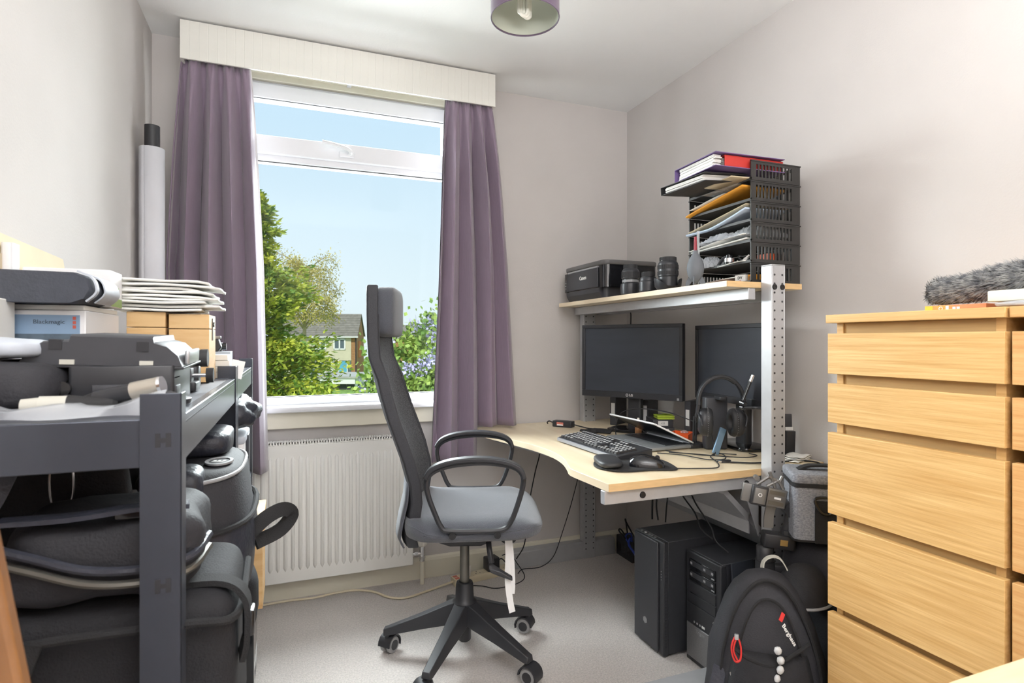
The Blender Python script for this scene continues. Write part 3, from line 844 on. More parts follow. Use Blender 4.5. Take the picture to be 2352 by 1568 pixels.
# posts: U channels with two rows of holes
def post(x0, x1, y0, y1, z0, z1, name):
    t_ = 0.004
    b = MB()
    b.box(x0, x0 + t_, y0, y1, z0, z1).box(x1 - t_, x1, y0, y1, z0, z1)
    b.box(x0 + t_, x1 - t_, y0, y0 + t_, z0, z1)
    b.box(x0, x1, y0, y1, z1, z1 + 0.004)
    o = b.build(name, 'desk_metal', DK, bev=0.0015)
    h = None
    zz = z0 + 0.05
    hm = MB().cyl((0, 0.0, 0), (0, -0.0006, 0), 0.0036, n=10)
    while zz < z1 - 0.03:
        for x in (x0 + 0.013, x1 - 0.013):
            if h is None:
                h = hm.build('hole', 'gasket', o, smooth=0); hh = h
            else:
                hh = h.copy(); COL.objects.link(hh)
            hh.location = (x, y0, zz)
        zz += 0.0295
    return o
pa = post(1.478, 1.537, 1.452, 1.497, 0.0, 1.408, 'post')
for x in (1.491, 1.524):
    MB().lathe([(0.0095, 0), (0.009, 0.003), (0.004, 0.0035), (0.001, 0.002)], 16, T(x, 1.452, 1.337, rx=90)).build('bolt', 'bolt_dark', pa)
pb = post(1.462, 1.532, 2.712, 2.757, 0.0, 1.335, 'post')
# feet
for y0, y1, x0, x1 in ((1.455, 1.53, 1.02, 1.70), (2.715, 2.765, 1.04, 1.655)):
    fb = MB().loft([[(x, y0, 0), (x, y1, 0), (x, y1, z), (x, y0 + 0.01, z), (x, y0, z - 0.008)] for x, z in ((x0, 0.088), (x1, 0.088))])
    fb.build('foot', 'desk_metal', DK, bev=0.002)
# triangular bracket on the near rail, sloping strut
br = MB().loft([[(1.405, y, 0.69), (1.43, y, 0.70), (1.478, y, 0.655), (1.478, y, 0.50), (1.44, y, 0.6)] for y in (1.508, 1.5115)])
br.build('bracket', 'desk_metal', DK, smooth=0)
MB().lathe([(0.0105, 0), (0.0095, 0.004), (0.005, 0.0055), (0.001, 0.0045)], 18, T(1.425, 1.508, 0.683, rx=90)).build('bolt', 'bolt_dark', DK)
br = MB().loft([[(1.345, y, 0.66), (1.478, y, 0.70), (1.478, y, 0.56)] for y in (2.706, 2.71)])
br.build('bracket', 'desk_metal', DK, smooth=0)
# sloping steel cable panel under the top, along the wall
MB().loft([[(1.36, y, 0.655), (1.375, y, 0.655), (1.60, y, 0.44), (1.60, y, 0.425), (1.585, y, 0.425), (1.36, y, 0.645)] for y in (1.54, 2.70)]).build('cable_panel', 'desk_metal', DK, smooth=0)
# raised shelf
SZ = 1.357
sh = MB().box(1.337, 1.662, 1.50, 2.752, SZ - 0.02, SZ).build('shelf_board', 'maple', DK, bev=0.0015)
MB().box(1.3352, 1.337, 1.50, 2.752, SZ - 0.0195, SZ - 0.0005).build('edge_band', 'maple_edge_lit', sh, smooth=0)
MB().box(1.337, 1.662, 1.4982, 1.50, SZ - 0.0195, SZ - 0.0005).build('edge_band', 'maple_edge', sh, smooth=0)
MB().box(1.43, 1.46, 1.503, 2.752, SZ - 0.06, SZ - 0.0205).build('shelf_rail', 'desk_metal', DK, bev=0.002)
MB().box(1.56, 1.59, 1.503, 2.752, SZ - 0.06, SZ - 0.0205).build('shelf_rail', 'desk_metal', DK, bev=0.002)
DZ += 0.0009; SZ += 0.0009      # things stand a hair above the boards
# ------------------------------------------------------------------ two narrow oak chests of drawers
mat('oak', srgb(204, 158, 94), 0.5, col2=srgb(228, 188, 126), scale=4.0, stretch=(14, 1.1, 26), bump=0.12, bscale=7, detail=8, lo=0.3, hi=0.7)
mat('oak_dark', srgb(206, 150, 90), 0.5, col2=srgb(222, 176, 116), scale=4.0, stretch=(14, 1.1, 26), bump=0.12, bscale=7, detail=8, lo=0.3, hi=0.7)
mat('oak_inner', srgb(196, 160, 104), 0.6, var=0.08, scale=5, stretch=(8, 1, 20))
CX, CHH, CD = 1.297, 1.226, 0.475
def chest(y1, label, m, xf):
    w_ = 0.40; y0 = y1 - w_
    t = thing('chest_of_drawers', label, 'chest of drawers', (xf, y0, 0), group='narrow oak chests of drawers')
    MB().box(-0.004, CD, 0, w_, CHH - 0.021, CHH).build('top', m, t, bev=0.0015)
    for a, b in ((0.012, 0.03), (w_ - 0.03, w_ - 0.012)):
        MB().box(0.022, CD, a, b, 0, CHH - 0.021).build('side_panel', m, t, bev=0.001)
    MB().box(CD - 0.012, CD, 0.03, w_ - 0.03, 0.03, CHH - 0.021).build('back_panel', 'oak_inner', t, smooth=0)
    MB().box(0.03, 0.05, 0.03, w_ - 0.03, 0, 0.06).build('plinth', m, t, smooth=0)
    zs = [(1.178, 1.075), (1.05, 0.95), (0.924, 0.716), (0.693, 0.482), (0.462, 0.255), (0.232, 0.06)]
    for z1, z0 in zs:
        d = MB().box(0.0, 0.019, 0.003, w_ - 0.003, z0, z1).build('drawer', m, t, bev=0.001)
        MB().box(0.026, 0.036, 0.031, w_ - 0.031, z1 - 0.03, z1 + 0.026).build('drawer_rail', 'oak_inner', d, smooth=0)
        MB().box(0.036, 0.05, 0.031, w_ - 0.031, z0 + 0.005, z1 - 0.03).build('drawer_box', 'oak_inner', d, smooth=0)
    return t
chest(1.092, 'pale oak narrow chest of drawers beside the desk', 'oak', CX)
chest(0.688, 'slightly redder oak chest of drawers at the right edge of the picture', 'oak_dark', CX + 0.004)
# ------------------------------------------------------------------ things on the raised shelf
mat('tray_black', srgb(50, 49, 48), 0.5, var=0.05, scale=40)
mat('binder_purple', srgb(120, 98, 150), 0.5)
mat('binder_red', srgb(196, 52, 44), 0.5)
mat('binder_black', srgb(48, 48, 50), 0.55)
mat('paper_edges', srgb(226, 224, 220), 0.8, var=0.12, scale=60, stretch=(0.3, 0.3, 60))
mat('envelope_orange', srgb(232, 160, 52), 0.7)
mat('envelope_tan', srgb(206, 190, 160), 0.75, var=0.04, scale=10)
mat('folder_blue', srgb(196, 212, 232), 0.6)
mat('orange_plastic', srgb(238, 96, 36), 0.45)
mat('salmon_cloth', srgb(222, 140, 96), 0.85)
mat('blower_grey', srgb(108, 112, 118), 0.7, var=0.04, scale=30)
mat('blower_red', srgb(150, 40, 56), 0.4)
mat('lens_black', srgb(48, 49, 53), 0.38, var=0.05, scale=30)
mat('lens_ring', srgb(52, 52, 54), 0.7)
mat('label_white', srgb(232, 232, 230), 0.6)
mat('print_grey', srgb(150, 150, 152), 0.5)
mat('printer_black', srgb(64, 65, 70), 0.45, var=0.03, scale=30)
mat('printer_lid', srgb(104, 102, 102), 0.5)
mat('silver', srgb(190, 192, 196), 0.32, 0.6)
def clear_plastic(name, tint, fac, rough):
    m = bpy.data.materials.new(name); m.use_nodes = True
    nt = m.node_tree; b = nt.nodes['Principled BSDF']
    b.inputs['Base Color'].default_value = (*tint, 1); b.inputs['Roughness'].default_value = rough
    t_ = nt.nodes.new('ShaderNodeBsdfTransparent'); mx = nt.nodes.new('ShaderNodeMixShader')
    mx.inputs[0].default_value = fac
    nt.links.new(t_.outputs[0], mx.inputs[1]); nt.links.new(b.outputs[0], mx.inputs[2])
    nt.links.new(mx.outputs[0], nt.nodes['Material Output'].inputs[0])
    MATS[name] = m
clear_plastic('clear_plastic', srgb(206, 212, 216), 0.4, 0.08)
clear_plastic('clear_film', srgb(220, 224, 230), 0.5, 0.08)

# letter trays: open side towards the room, slotted short sides
TX0, TX1, TY0, TY1, TP = 1.472, 1.694, 1.535, 1.862, 0.0705
def tray(i):
    names = ['bottom', 'second', 'third', 'fourth', 'fifth', 'top']
    t = thing('letter_tray', f'black slotted letter tray, {names[i]} of the stack counted from the shelf up', 'letter tray', (TX0, TY0, SZ + TP * i), group='stacked black letter trays')
    L, W, h = TY1 - TY0, TX1 - TX0, TP - 0.002
    MB().box(0, W, 0, L, 0.0, 0.003).box(0, 0.004, 0, L, 0.003, 0.009).build('base', 'tray_black', t, smooth=0)
    for y0 in (0.0, L - 0.004):
        b = MB()
        y1 = y0 + 0.004
        b.box(0, W, y0, y1, 0.003, 0.012).box(0, W, y0, y1, h - 0.013, h).box(0, 0.022, y0, y1, 0.012, h - 0.013).box(W - 0.032, W, y0, y1, 0.012, h - 0.013)
        n_ = 11
        sp = (W - 0.054) / n_
        for k in range(n_ - 1 + 1):
            x = 0.022 + sp * k
            b.box(x + sp * 0.58, x + sp, y0, y1, 0.012, h - 0.013)
        b.box(-0.002, W + 0.002, y0 - 0.002 if y0 == 0 else y0, y1 if y0 == 0 else y1 + 0.002, h - 0.004, h)
        b.build('side_wall', 'tray_black', t, smooth=0)
    b = MB().box(W - 0.004, W, 0.004, L - 0.004, 0.003, 0.012).box(W - 0.004, W, 0.004, L - 0.004, h - 0.012, h)
    for k in range(14): b.box(W - 0.004, W, 0.004 + k * 0.0235, 0.015 + k * 0.0235, 0.012, h - 0.012)
    b.build('back_wall', 'tray_black', t, smooth=0)
    return t
for i in range(6): tray(i)

def sheet(name, label, cat, m, x0, x1, y0, y1, zf, th=0.0015, nx=8, ny=12, group=None, parent=None):
    # a leaf draped by zf(x, y)
    rows = [[(x0 + (x1 - x0) * i / nx, y0 + (y1 - y0) * j / ny, zf(i / nx, j / ny)) for j in range(ny + 1)] for i in range(nx + 1)]
    o = MB().grid(rows).build(name, m, parent, smooth=80)
    sd = o.modifiers.new('solid', 'SOLIDIFY'); sd.thickness = th; sd.offset = 1
    if label: tag(o, label, cat, group)
    return o
def tz(i): return SZ + TP * i + 0.0036
rng = random.Random(5)
# tray 0
b = MB().soft(1.478, 1.545, 1.68, 1.80, tz(0), tz(0) + 0.017, 3, 24, 10, 0.006, 30, 4)
tag(b.build('folded_cloth', 'salmon_cloth', None, smooth=80), 'crumpled orange cloth in the bottom letter tray', 'cloth')
o = thing('tape_box', 'small white printed carton in the bottom letter tray', 'box', (1.484, 1.575, tz(0)), R(6))
MB().box(0, 0.05, 0, 0.045, 0, 0.03).build('carton', 'label_white', o, bev=0.0008)
text('DV', 'lettering', 'binder_black', o, T(-0.0004, 0.023, 0.019, rx=90, rz=-90), 0.015)
text('60', 'lettering', 'binder_red', o, T(-0.0004, 0.023, 0.007, rx=90, rz=-90), 0.010)
o = thing('tape_box', 'small mustard carton beside the near side of the bottom tray', 'box', (1.49, 1.543, tz(0)), R(-4))
MB().box(0, 0.05, 0, 0.028, 0, 0.028).build('carton', 'envelope_orange', o, bev=0.0008)
MB().box(-0.0008, 0, 0.004, 0.024, 0.006, 0.022).build('printed_panel', 'house_wood', o, smooth=0)
sheet('paper', 'thin stack of papers lying at the back of the bottom tray', 'papers', 'paper', 1.53, 1.68, 1.575, 1.84, lambda u, v: tz(0) + 0.034 + 0.008 * u, 0.006) if False else None
# tray 1: odds and ends
def bag(name, label, m, x0, x1, y0, y1, z0, h, seed, amp=0.012):
    r_ = random.Random(seed)
    b = MB()
    n_ = 34
    up, dn = [], []
    for i in range(n_ + 1):
        ru = []; rd = []
        for j in range(n_ + 1):
            u, v = i / n_, j / n_
            e = (math.sin(math.pi * u) * math.sin(math.pi * v)) ** 0.5
            q = Vector((u * 5, v * 6, seed))
            nz = noise.noise(q) * amp * 0.8 + noise.noise(q * 2.7) * amp * 0.6 + abs(noise.noise(q * 5.5)) * amp * 0.9
            x = x0 + (x1 - x0) * u; y = y0 + (y1 - y0) * v
            zc = max(0.0012, h * e + nz * (0.3 + e))
            ru.append((x, y, z0 + min(h * 1.05, zc))); rd.append((x, y, z0))
        up.append(ru); dn.append(rd)
    b.grid(up); b.grid(dn)
    o = b.build(name, m, None, smooth=30)
    return tag(o, label, 'bag')
bag('plastic_bag', 'crinkled clear bag of small parts at the far end of the second tray', 'clear_film', 1.466, 1.56, 1.72, 1.85, tz(1), 0.045, 3)
g = thing('camera_clamp', 'black and chrome camera clamp lying in the second tray', 'clamp', (1.49, 1.66, tz(1)))
MB().lathe([(0.014, 0), (0.018, 0.004), (0.016, 0.02), (0.012, 0.038), (0.004, 0.042)], 16).build('foot', 'black_gloss', g)
MB().cyl((0, 0, 0.012), (0, 0, 0.026), 0.0185, n=16).build('collar', 'chrome', g)
MB().tube([(0, 0, 0.03), (0, 0.03, 0.03), (0.0, 0.06, 0.004)], 0.006, 8, 5).build('arm', 'black_plastic', g)
g = thing('cable_adapter', 'silver plug adapter on curled lead at the near end of the second tray', 'adapter', (1.485, 1.585, tz(1)))
MB().cyl((0, 0, 0.008), (0.01, -0.02, 0.026), 0.006, n=10).build('plug', 'chrome', g)
MB().tube([(0, 0, 0.008), (0, 0.02, 0.02), (0.01, 0.03, 0.03), (0.03, 0.01, 0.02), (0.02, -0.02, 0.004)], 0.0025, 6, 5).build('lead', 'black_plastic', g)
tag(MB().box(1.56, 1.60, 1.548, 1.60, tz(1), tz(1) + 0.034).build('battery_box', 'orange_plastic', None, bev=0.002), 'orange battery box seen through the slots of the second tray', 'box')
sheet('paper', 'papers along the back of the second tray under the clamp', 'papers', 'paper', 1.60, 1.675, 1.56, 1.84, lambda u, v: tz(1) + 0.002 + 0.01 * u * v, 0.004)
# tray 2: plastic sleeves
sheet('paper', 'flat white leaflets under the plastic bags in the third tray', 'papers', 'paper_edges', 1.468, 1.66, 1.555, 1.845, lambda u, v: tz(2) + 0.0015 + 0.012 * (1 - v), 0.005)
bag('plastic_bag', 'clear crinkled plastic sleeve spilling from the third tray', 'clear_film', 1.452, 1.62, 1.575, 1.80, tz(2) + 0.02, 0.028, 9, 0.02)
bag('plastic_bag', 'second clear plastic sleeve pushed to the near end of the third tray', 'clear_plastic', 1.47, 1.66, 1.545, 1.64, tz(2) + 0.021, 0.040, 13, 0.02)
# tray 3: folder and brown envelope curling up
sheet('paper_folder', 'white and blue paper folder curling up in the fourth tray', 'folder', 'folder_blue', 1.455, 1.64, 1.546, 1.86, lambda u, v: tz(3) + 0.002 + 0.042 * max(0, 1 - v * 1.6) ** 1.3 + 0.004 * u, 0.006)
sheet('envelope', 'buff envelope slanting across the fourth tray', 'envelope', 'envelope_tan', 1.462, 1.66, 1.55, 1.855, lambda u, v: tz(3) + 0.010 + 0.049 * max(0, 1 - v * 1.02), 0.003)
# tray 4: orange envelope and papers
sheet('envelope', 'bright orange envelope slanting across the fifth tray', 'envelope', 'envelope_orange', 1.452, 1.65, 1.555, 1.858, lambda u, v: tz(4) + 0.003 + 0.05 * (1 - v) ** 0.9, 0.006)
sheet('paper', 'sheaf of white papers over the orange envelope in the fifth tray', 'papers', 'paper_edges', 1.52, 1.68, 1.60, 1.85, lambda u, v: tz(4) + 0.012 + 0.046 * (1 - v), 0.006)
# tray 5: papers under the binders
sheet('envelope', 'cream card wallet poking out of the top tray below the red binder', 'envelope', 'envelope_tan', 1.395, 1.64, 1.545, 1.68, lambda u, v: tz(5) + 0.003 + 0.008 * (1 - v) - 0.006 * (1 - u), 0.004)
bag('plastic_bag', 'clear sleeve of leaflets sagging out of the top of the fifth tray', 'clear_plastic', 1.43, 1.62, 1.56, 1.74, tz(4) + 0.055, 0.008, 21, 0.006)

def binder(name, label, m, loc, rz, L, W, th, spine_at, pages, tilt=(0, 0)):
    # lies flat: local x length L (away from room), y width W; spine at 'y1', 'y0' or 'x0'
    t = thing(name, label, 'binder', loc, group='ring binders on the letter trays', rot=(R(tilt[0]), R(tilt[1]), rz))
    c = 0.0025
    MB().box(0, L, 0, W, 0, c).build('bottom_cover', m, t, bev=0.0008)
    MB().box(0, L, 0, W, th - c, th).build('top_cover', m, t, bev=0.0008)
    s_ = {'y1': (0, L, W - c, W), 'y0': (0, L, 0, c), 'x0': (0, c, 0, W)}[spine_at]
    MB().box(*s_, c, th - c).build('spine', m, t, bev=0.0008)
    b = MB()
    n_ = 9
    r_ = random.Random(len(label))
    for k in range(n_):
        z0 = c + 0.001 + (th - 2 * c - 0.003) * k / n_; z1 = z0 + (th - 2 * c - 0.003) / n_ * 0.9
        i0, i1 = r_.uniform(0.0, 0.014), r_.uniform(0.0, 0.012)
        if spine_at == 'y1': b.box(i1 * 0.6 + 0.003, 0.036 if pages == 'edge' else L - 0.006, 0.012 + i0, W - 0.022, z0, z1)
        elif spine_at == 'y0': b.box(i1 * 0.6 + 0.003, L - 0.004, 0.022, W - 0.006 - i0, z0, z1)
        else: b.box(0.02, L - 0.006 - i0, 0.005 + i1 * 0.6, W - 0.005, z0, z1)
    if pages: b.build('pages', 'paper_edges', t, smooth=0)
    return t
binder('ring_binder', 'black ring binder overhanging the letter trays at a slant, below the red one', 'binder_black', (1.318, 1.58, tz(5) - 0.010), R(3), 0.30, 0.235, 0.030, 'y1', True, (0, -4.5))
binder('ring_binder', 'red ring binder stuffed with papers on top of the letter trays', 'binder_red', (1.375, 1.553, tz(5) + 0.036), R(-2), 0.25, 0.22, 0.040, 'y0', True)
binder('ring_binder', 'purple ring binder lying uppermost on the letter trays', 'binder_purple', (1.330, 1.546, tz(5) + 0.033), R(-3), 0.29, 0.236, 0.048, 'y1', 'edge')

# printer: glossy rounded corner towards the room
PR = thing('printer', 'black inkjet printer at the window end of the raised shelf', 'printer', (1.338, 2.30, SZ))
pl, pd_, ph_ = 0.405, 0.30, 0.176
MB().rbox(0.012, pd_, 0.0, pl, 0.05, ph_ - 0.022, 0.03, n=6, vert=True).build('body', 'black_gloss', PR, smooth=50)
MB().rbox(0.004, pd_ + 0.004, -0.004, pl + 0.004, ph_ - 0.022, ph_, 0.035, n=6).build('scanner_lid', 'printer_lid', PR, smooth=50)
MB().rbox(0.03, pd_ - 0.02, 0.03, pl - 0.03, 0.0, 0.05, 0.02, n=4, vert=True).build('base', 'printer_black', PR, smooth=50)
MB().loft([[(x, y, z) for x, z in ((0.014, 0.03), (0.03, 0.002), (0.03, 0.05), (0.012, 0.052))] for y in (0.055, pl - 0.01)]).build('output_tray', 'printer_black', PR, smooth=0)
MB().box(0.004, 0.012, 0.06, pl - 0.03, 0.054, ph_ - 0.032).build('front_flap', 'printer_black', PR, bev=0.002)
MB().box(0.006, 0.012, 0.06, pl - 0.04, ph_ - 0.031, ph_ - 0.0235).build('trim_strip', 'silver', PR, smooth=0)
MB().box(0.006, 0.013, pl - 0.028, pl - 0.004, 0.05, ph_ - 0.03).build('button_panel', 'black_gloss', PR, bev=0.002)
for k in range(3): MB().cyl((0.006, pl - 0.016, 0.07 + 0.014 * k), (0.0045, pl - 0.016, 0.07 + 0.014 * k), 0.004, n=10).build('button', 'print_grey', PR)
text('Canon', 'lettering', 'label_white', PR, T(0.0034, 0.20, 0.108, rx=90, rz=-90), 0.026, bold=0.0004)

# lenses standing on end
def lens(label, loc, prof, ribs, sc, hood=False):
    t = thing('camera_lens', label, 'lens', loc, group='camera lenses on the shelf')
    MB().lathe([(r_ * sc, z) for r_, z in prof], 32).build('barrel', 'lens_black', t, smooth=30)
    for z0, z1, rr in ribs:
        b = MB()
        b.lathe([(rr * sc, z0), (rr * sc, z1)], 32)
        for k in range(36):
            a = 2 * math.pi * k / 36
            b.box(rr * sc - 0.0005, rr * sc + 0.0012, -0.0012, 0.0012, z0, z1, Matrix.Rotation(a, 4, 'Z'))
        b.build('grip_ring', 'lens_ring', t, smooth=0)
    return t
l = lens('medium black zoom lens standing nearest the printer', (1.372, 2.125, SZ), [(0.036, 0), (0.041, 0.002), (0.043, 0.03), (0.041, 0.046), (0.034, 0.05), (0.034, 0.066), (0.038, 0.07), (0.038, 0.098), (0.034, 0.106), (0.029, 0.111), (0.029, 0.128), (0.012, 0.130), (0.001, 0.130)], [(0.072, 0.096, 0.0382), (0.1125, 0.127, 0.0292)], 1.0)
MB().lathe([(0.0345, 0.0525), (0.0355, 0.0525), (0.0355, 0.062), (0.0345, 0.062)], 32).build('gold_band', 'print_grey', l)
lens('short wide black lens between the two zoom lenses', (1.362, 1.978, SZ), [(0.033, 0), (0.0375, 0.003), (0.0375, 0.040), (0.034, 0.044), (0.034, 0.052), (0.030, 0.059), (0.026, 0.061), (0.026, 0.080), (0.01, 0.082), (0.001, 0.082)], [(0.0625, 0.079, 0.0262)], 1.0)
l = lens('large black zoom lens with a petal hood, beside the air blower', (1.372, 1.862, SZ), [(0.034, 0), (0.036, 0.003), (0.036, 0.048), (0.0385, 0.052), (0.0385, 0.098), (0.036, 0.104), (0.031, 0.110), (0.031, 0.125), (0.012, 0.127), (0.001, 0.127)], [(0.078, 0.094, 0.0388), (0.056, 0.070, 0.0388), (0.111, 0.124, 0.0312)], 1.0)
hd = MB()
rings = []
for k in range(49):
    a = 2 * math.pi * k / 48
    zt = 0.026 + 0.018 * math.cos(2 * a + 0.6)
    rings.append([((0.040 + 0.0) * math.cos(a), 0.040 * math.sin(a), 0.0), (0.050 * math.cos(a), 0.050 * math.sin(a), 0.012), (0.053 * math.cos(a), 0.053 * math.sin(a), zt), (0.051 * math.cos(a), 0.051 * math.sin(a), zt), (0.047 * math.cos(a), 0.047 * math.sin(a), 0.012), (0.037 * math.cos(a), 0.037 * math.sin(a), 0.002)])
hd.loft(rings, caps=False).build('petal_hood', 'lens_black', l, smooth=50)
# air blower standing on its fins
BW = thing('air_blower', 'grey rubber air blower with red nozzle standing by the letter trays', 'air blower', (1.372, 1.70, SZ), R(20))
MB().lathe([(0.004, 0.010), (0.016, 0.02), (0.027, 0.04), (0.0305, 0.060), (0.029, 0.078), (0.022, 0.098), (0.013, 0.112), (0.0095, 0.118), (0.0085, 0.128)], 28).build('bulb', 'blower_grey', BW, smooth=60)
MB().lathe([(0.0062, 0.124), (0.0055, 0.16), (0.0045, 0.178), (0.001, 0.178)], 14).build('nozzle', 'blower_red', BW)
for i in range(4):
    MB().loft([[(0.008, y, 0.02), (0.024, y, 0.034), (0.034, y, 0.014), (0.036, y, 0.0), (0.026, y, 0.0), (0.016, y, 0.01)] for y in (-0.002, 0.002)], M=Matrix.Rotation(R(90 * i + 20), 4, 'Z')).build('fin', 'blower_grey', BW, bev=0.001)

# loose leaves filling the trays, a tube behind the blower, a lead down to the monitor
for k, (i, x0, x1, y0, y1, z0, sl, m, lb) in enumerate([
    (2, 1.46, 1.66, 1.56, 1.85, 0.008, 0.020, 'paper', 'creased white leaflet on the plastic sleeves in the third tray'),
    (3, 1.50, 1.66, 1.62, 1.85, 0.004, 0.010, 'paper_edges', 'sheaf of leaflets lying under the folder in the fourth tray'),
    (4, 1.468, 1.64, 1.66, 1.855, 0.030, 0.020, 'paper', 'white booklet above the orange envelope in the fifth tray'),
    (1, 1.47, 1.60, 1.56, 1.70, 0.002, 0.004, 'paper', 'white slip lying under the camera clamp in the second tray'),
    (0, 1.50, 1.67, 1.60, 1.85, 0.022, 0.006, 'paper_edges', 'papers raised at the back of the bottom tray')]):
    sheet('paper', lb, 'papers', m, x0, x1, y0, y1, lambda u, v, i=i, z0=z0, sl=sl: tz(i) + z0 + sl * (1 - v) + 0.002 * math.sin(9 * u + 5 * v), 0.0025)
tag(MB().cyl((1.402, 1.722, SZ), (1.402, 1.722, SZ + 0.205), 0.006, 0.005, 12).build('clear_tube', 'clear_plastic', None), 'thin clear tube standing behind the air blower', 'tube')
tag(MB().tube([(1.55, 2.40, SZ - 0.061), (1.552, 2.40, 1.28), (1.548, 2.395, 1.21), (1.55, 2.39, 1.12)], 0.003, 7, 5).build('cable', 'black_rubber', None), 'short black lead dropping from the raised shelf behind the left monitor', 'cable')
# ------------------------------------------------------------------ things on the desk
mat('screen_dark', srgb(30, 32, 37), 0.22, var=0.05, scale=4)
mat('screen_haze', srgb(60, 64, 72), 0.3, var=0.08, scale=3, stretch=(1, 1, 6))
mat('key_black', srgb(46, 47, 51), 0.35)
mat('key_top', srgb(206, 206, 206), 0.4)
mat('kb_silver', srgb(150, 152, 158), 0.4, 0.2)
mat('laptop_grey', srgb(150, 154, 156), 0.35, 0.4)
mat('lid_white', srgb(236, 236, 238), 0.3)
mat('note_green', srgb(190, 214, 74), 0.7)
mat('blue_bar', srgb(120, 150, 176), 0.3, 0.5)
mat('gel_black', srgb(44, 45, 48), 0.5)
mat('pad_cloth', srgb(40, 40, 42), 0.85, var=0.1, scale=300, bump=0.2, bscale=400)
mat('warn_label', srgb(206, 120, 104), 0.6)
def monitor(label, p_left, p_right, z0, z1, logo, bez=0.017, scr='screen_haze'):
    a = Vector((*p_left, 0)); b_ = Vector((*p_right, 0)); w_ = (b_ - a).length
    M = frame_to((*p_left, 0), b_ - a, (0, 0, 1))      # x to the right as seen from the front, y into the screen
    t = thing('monitor', label, 'monitor', tuple(M.translation), math.atan2((b_ - a).y, (b_ - a).x), group='black computer monitors')
    h = z1 - z0
    MB().rbox(0, w_, 0.008, 0.04, z0, z1, 0.008, vert=True).build('housing', 'black_plastic', t, bev=0.002)
    fb = MB().box(0, w_, 0, 0.0095, z0, z0 + bez * 1.7).box(0, w_, 0, 0.0095, z1 - bez, z1).box(0, bez, 0, 0.0095, z0 + bez * 1.7, z1 - bez).box(w_ - bez, w_, 0, 0.0095, z0 + bez * 1.7, z1 - bez)
    fb.build('bezel', 'black_plastic', t, bev=0.002)
    MB().box(bez - 0.001, w_ - bez + 0.001, 0.0045, 0.0085, z0 + bez * 1.7 - 0.001, z1 - bez + 0.001).build('screen', scr, t, smooth=0)
    MB().loft([[(w_ / 2 - 0.12, 0.04, z0 + 0.05), (w_ / 2 + 0.12, 0.04, z0 + 0.05), (w_ / 2 + 0.12, 0.04, z1 - 0.06), (w_ / 2 - 0.12, 0.04, z1 - 0.06)], [(w_ / 2 - 0.08, 0.062, z0 + 0.08), (w_ / 2 + 0.08, 0.062, z0 + 0.08), (w_ / 2 + 0.08, 0.062, z1 - 0.09), (w_ / 2 - 0.08, 0.062, z1 - 0.09)]]).build('rear_hump', 'black_plastic', t, bev=0.004)
    MB().rbox(w_ / 2 - 0.035, w_ / 2 + 0.035, 0.05, 0.085, DZ + 0.01, z0 + 0.14, 0.012, vert=True).build('stand_neck', 'black_plastic', t)
    MB().rbox(w_ / 2 - 0.12, w_ / 2 + 0.12, -0.02, 0.13, DZ, DZ + 0.014, 0.04, n=6).build('stand_foot', 'black_gloss', t)
    if logo:
        ring = MB().lathe([(0.0052, 0), (0.0068, 0), (0.0068, 0.0006), (0.0052, 0.0006)], 18, T(w_ * 0.505 - 0.014, -0.0003, z0 + bez * 0.85, rx=90))
        ring.box(w_ * 0.505 - 0.0145, w_ * 0.505 - 0.0135, -0.0009, -0.0003, z0 + bez * 0.85 - 0.003, z0 + bez * 0.85 + 0.003)
        ring.build('logo', 'label_white', t)
        text(logo, 'lettering', 'label_white', t, T(w_ * 0.505 + 0.006, -0.0003, z0 + bez * 0.85, rx=90), 0.015, bold=0.0003)
    MB().box(w_ - 0.025, w_ - 0.015, -0.0006, 0.0, z0 + 0.004, z0 + 0.014).build('power_button', 'print_grey', t, smooth=0)
    return t
monitor('black flat monitor in the desk corner, fully in view above the laptop', (1.340, 2.505), (1.605, 2.075), 0.892, 1.236, 'LG')
m2 = monitor('black flat monitor half hidden behind the perforated desk post', (1.680, 2.085), (1.628, 1.60), 0.908, 1.226, None)

# keyboard
KA, KB, KC = Vector((1.065, 2.215, 0)), Vector((1.262, 1.79, 0)), Vector((1.235, 2.285, 0))
kl = 0.45; kw = 0.155
kd = Vector((1.082 - 1.065, 1.765 - 2.213, 0)).normalized()
KBD = thing('keyboard', 'black full-size keyboard with worn white legends in front of the laptop', 'keyboard', (1.066, 2.215, DZ), math.atan2(kd.y, kd.x) )
kbb = MB().loft([[(x, y, z) for y, z in ((0, 0.004), (0, 0.016), (0.012, 0.020), (kw, 0.034), (kw, 0.006))] for x in (0, kl)]).build('case', 'key_black', KBD, bev=0.003)
MB().loft([[(x, y, z) for y, z in ((-0.001, 0.004), (-0.001, 0.015), (0.003, 0.0175), (0.003, 0.004))] for x in (0.002, kl - 0.002)]).build('front_edge', 'kb_silver', KBD, smooth=0)
for x in (0.03, kl - 0.05): MB().box(x, x + 0.03, kw - 0.03, kw - 0.015, 0, 0.008).build('foot', 'black_rubber', KBD, smooth=0)
MB().box(0.03, kl - 0.03, 0.01, 0.02, 0, 0.005).build('foot', 'black_rubber', KBD, smooth=0)
slope = math.atan2(0.014, kw - 0.012)
ku = 0.0186
def keycap(nu):
    w_ = ku * nu - 0.002; d_ = ku - 0.002
    return MB().loft([[(0, 0, 0), (w_, 0, 0), (w_, d_, 0), (0, d_, 0)], [(0.002, 0.0015, 0.007), (w_ - 0.002, 0.0015, 0.007), (w_ - 0.002, d_ - 0.003, 0.0075), (0.002, d_ - 0.003, 0.0075)]])
caps = {}
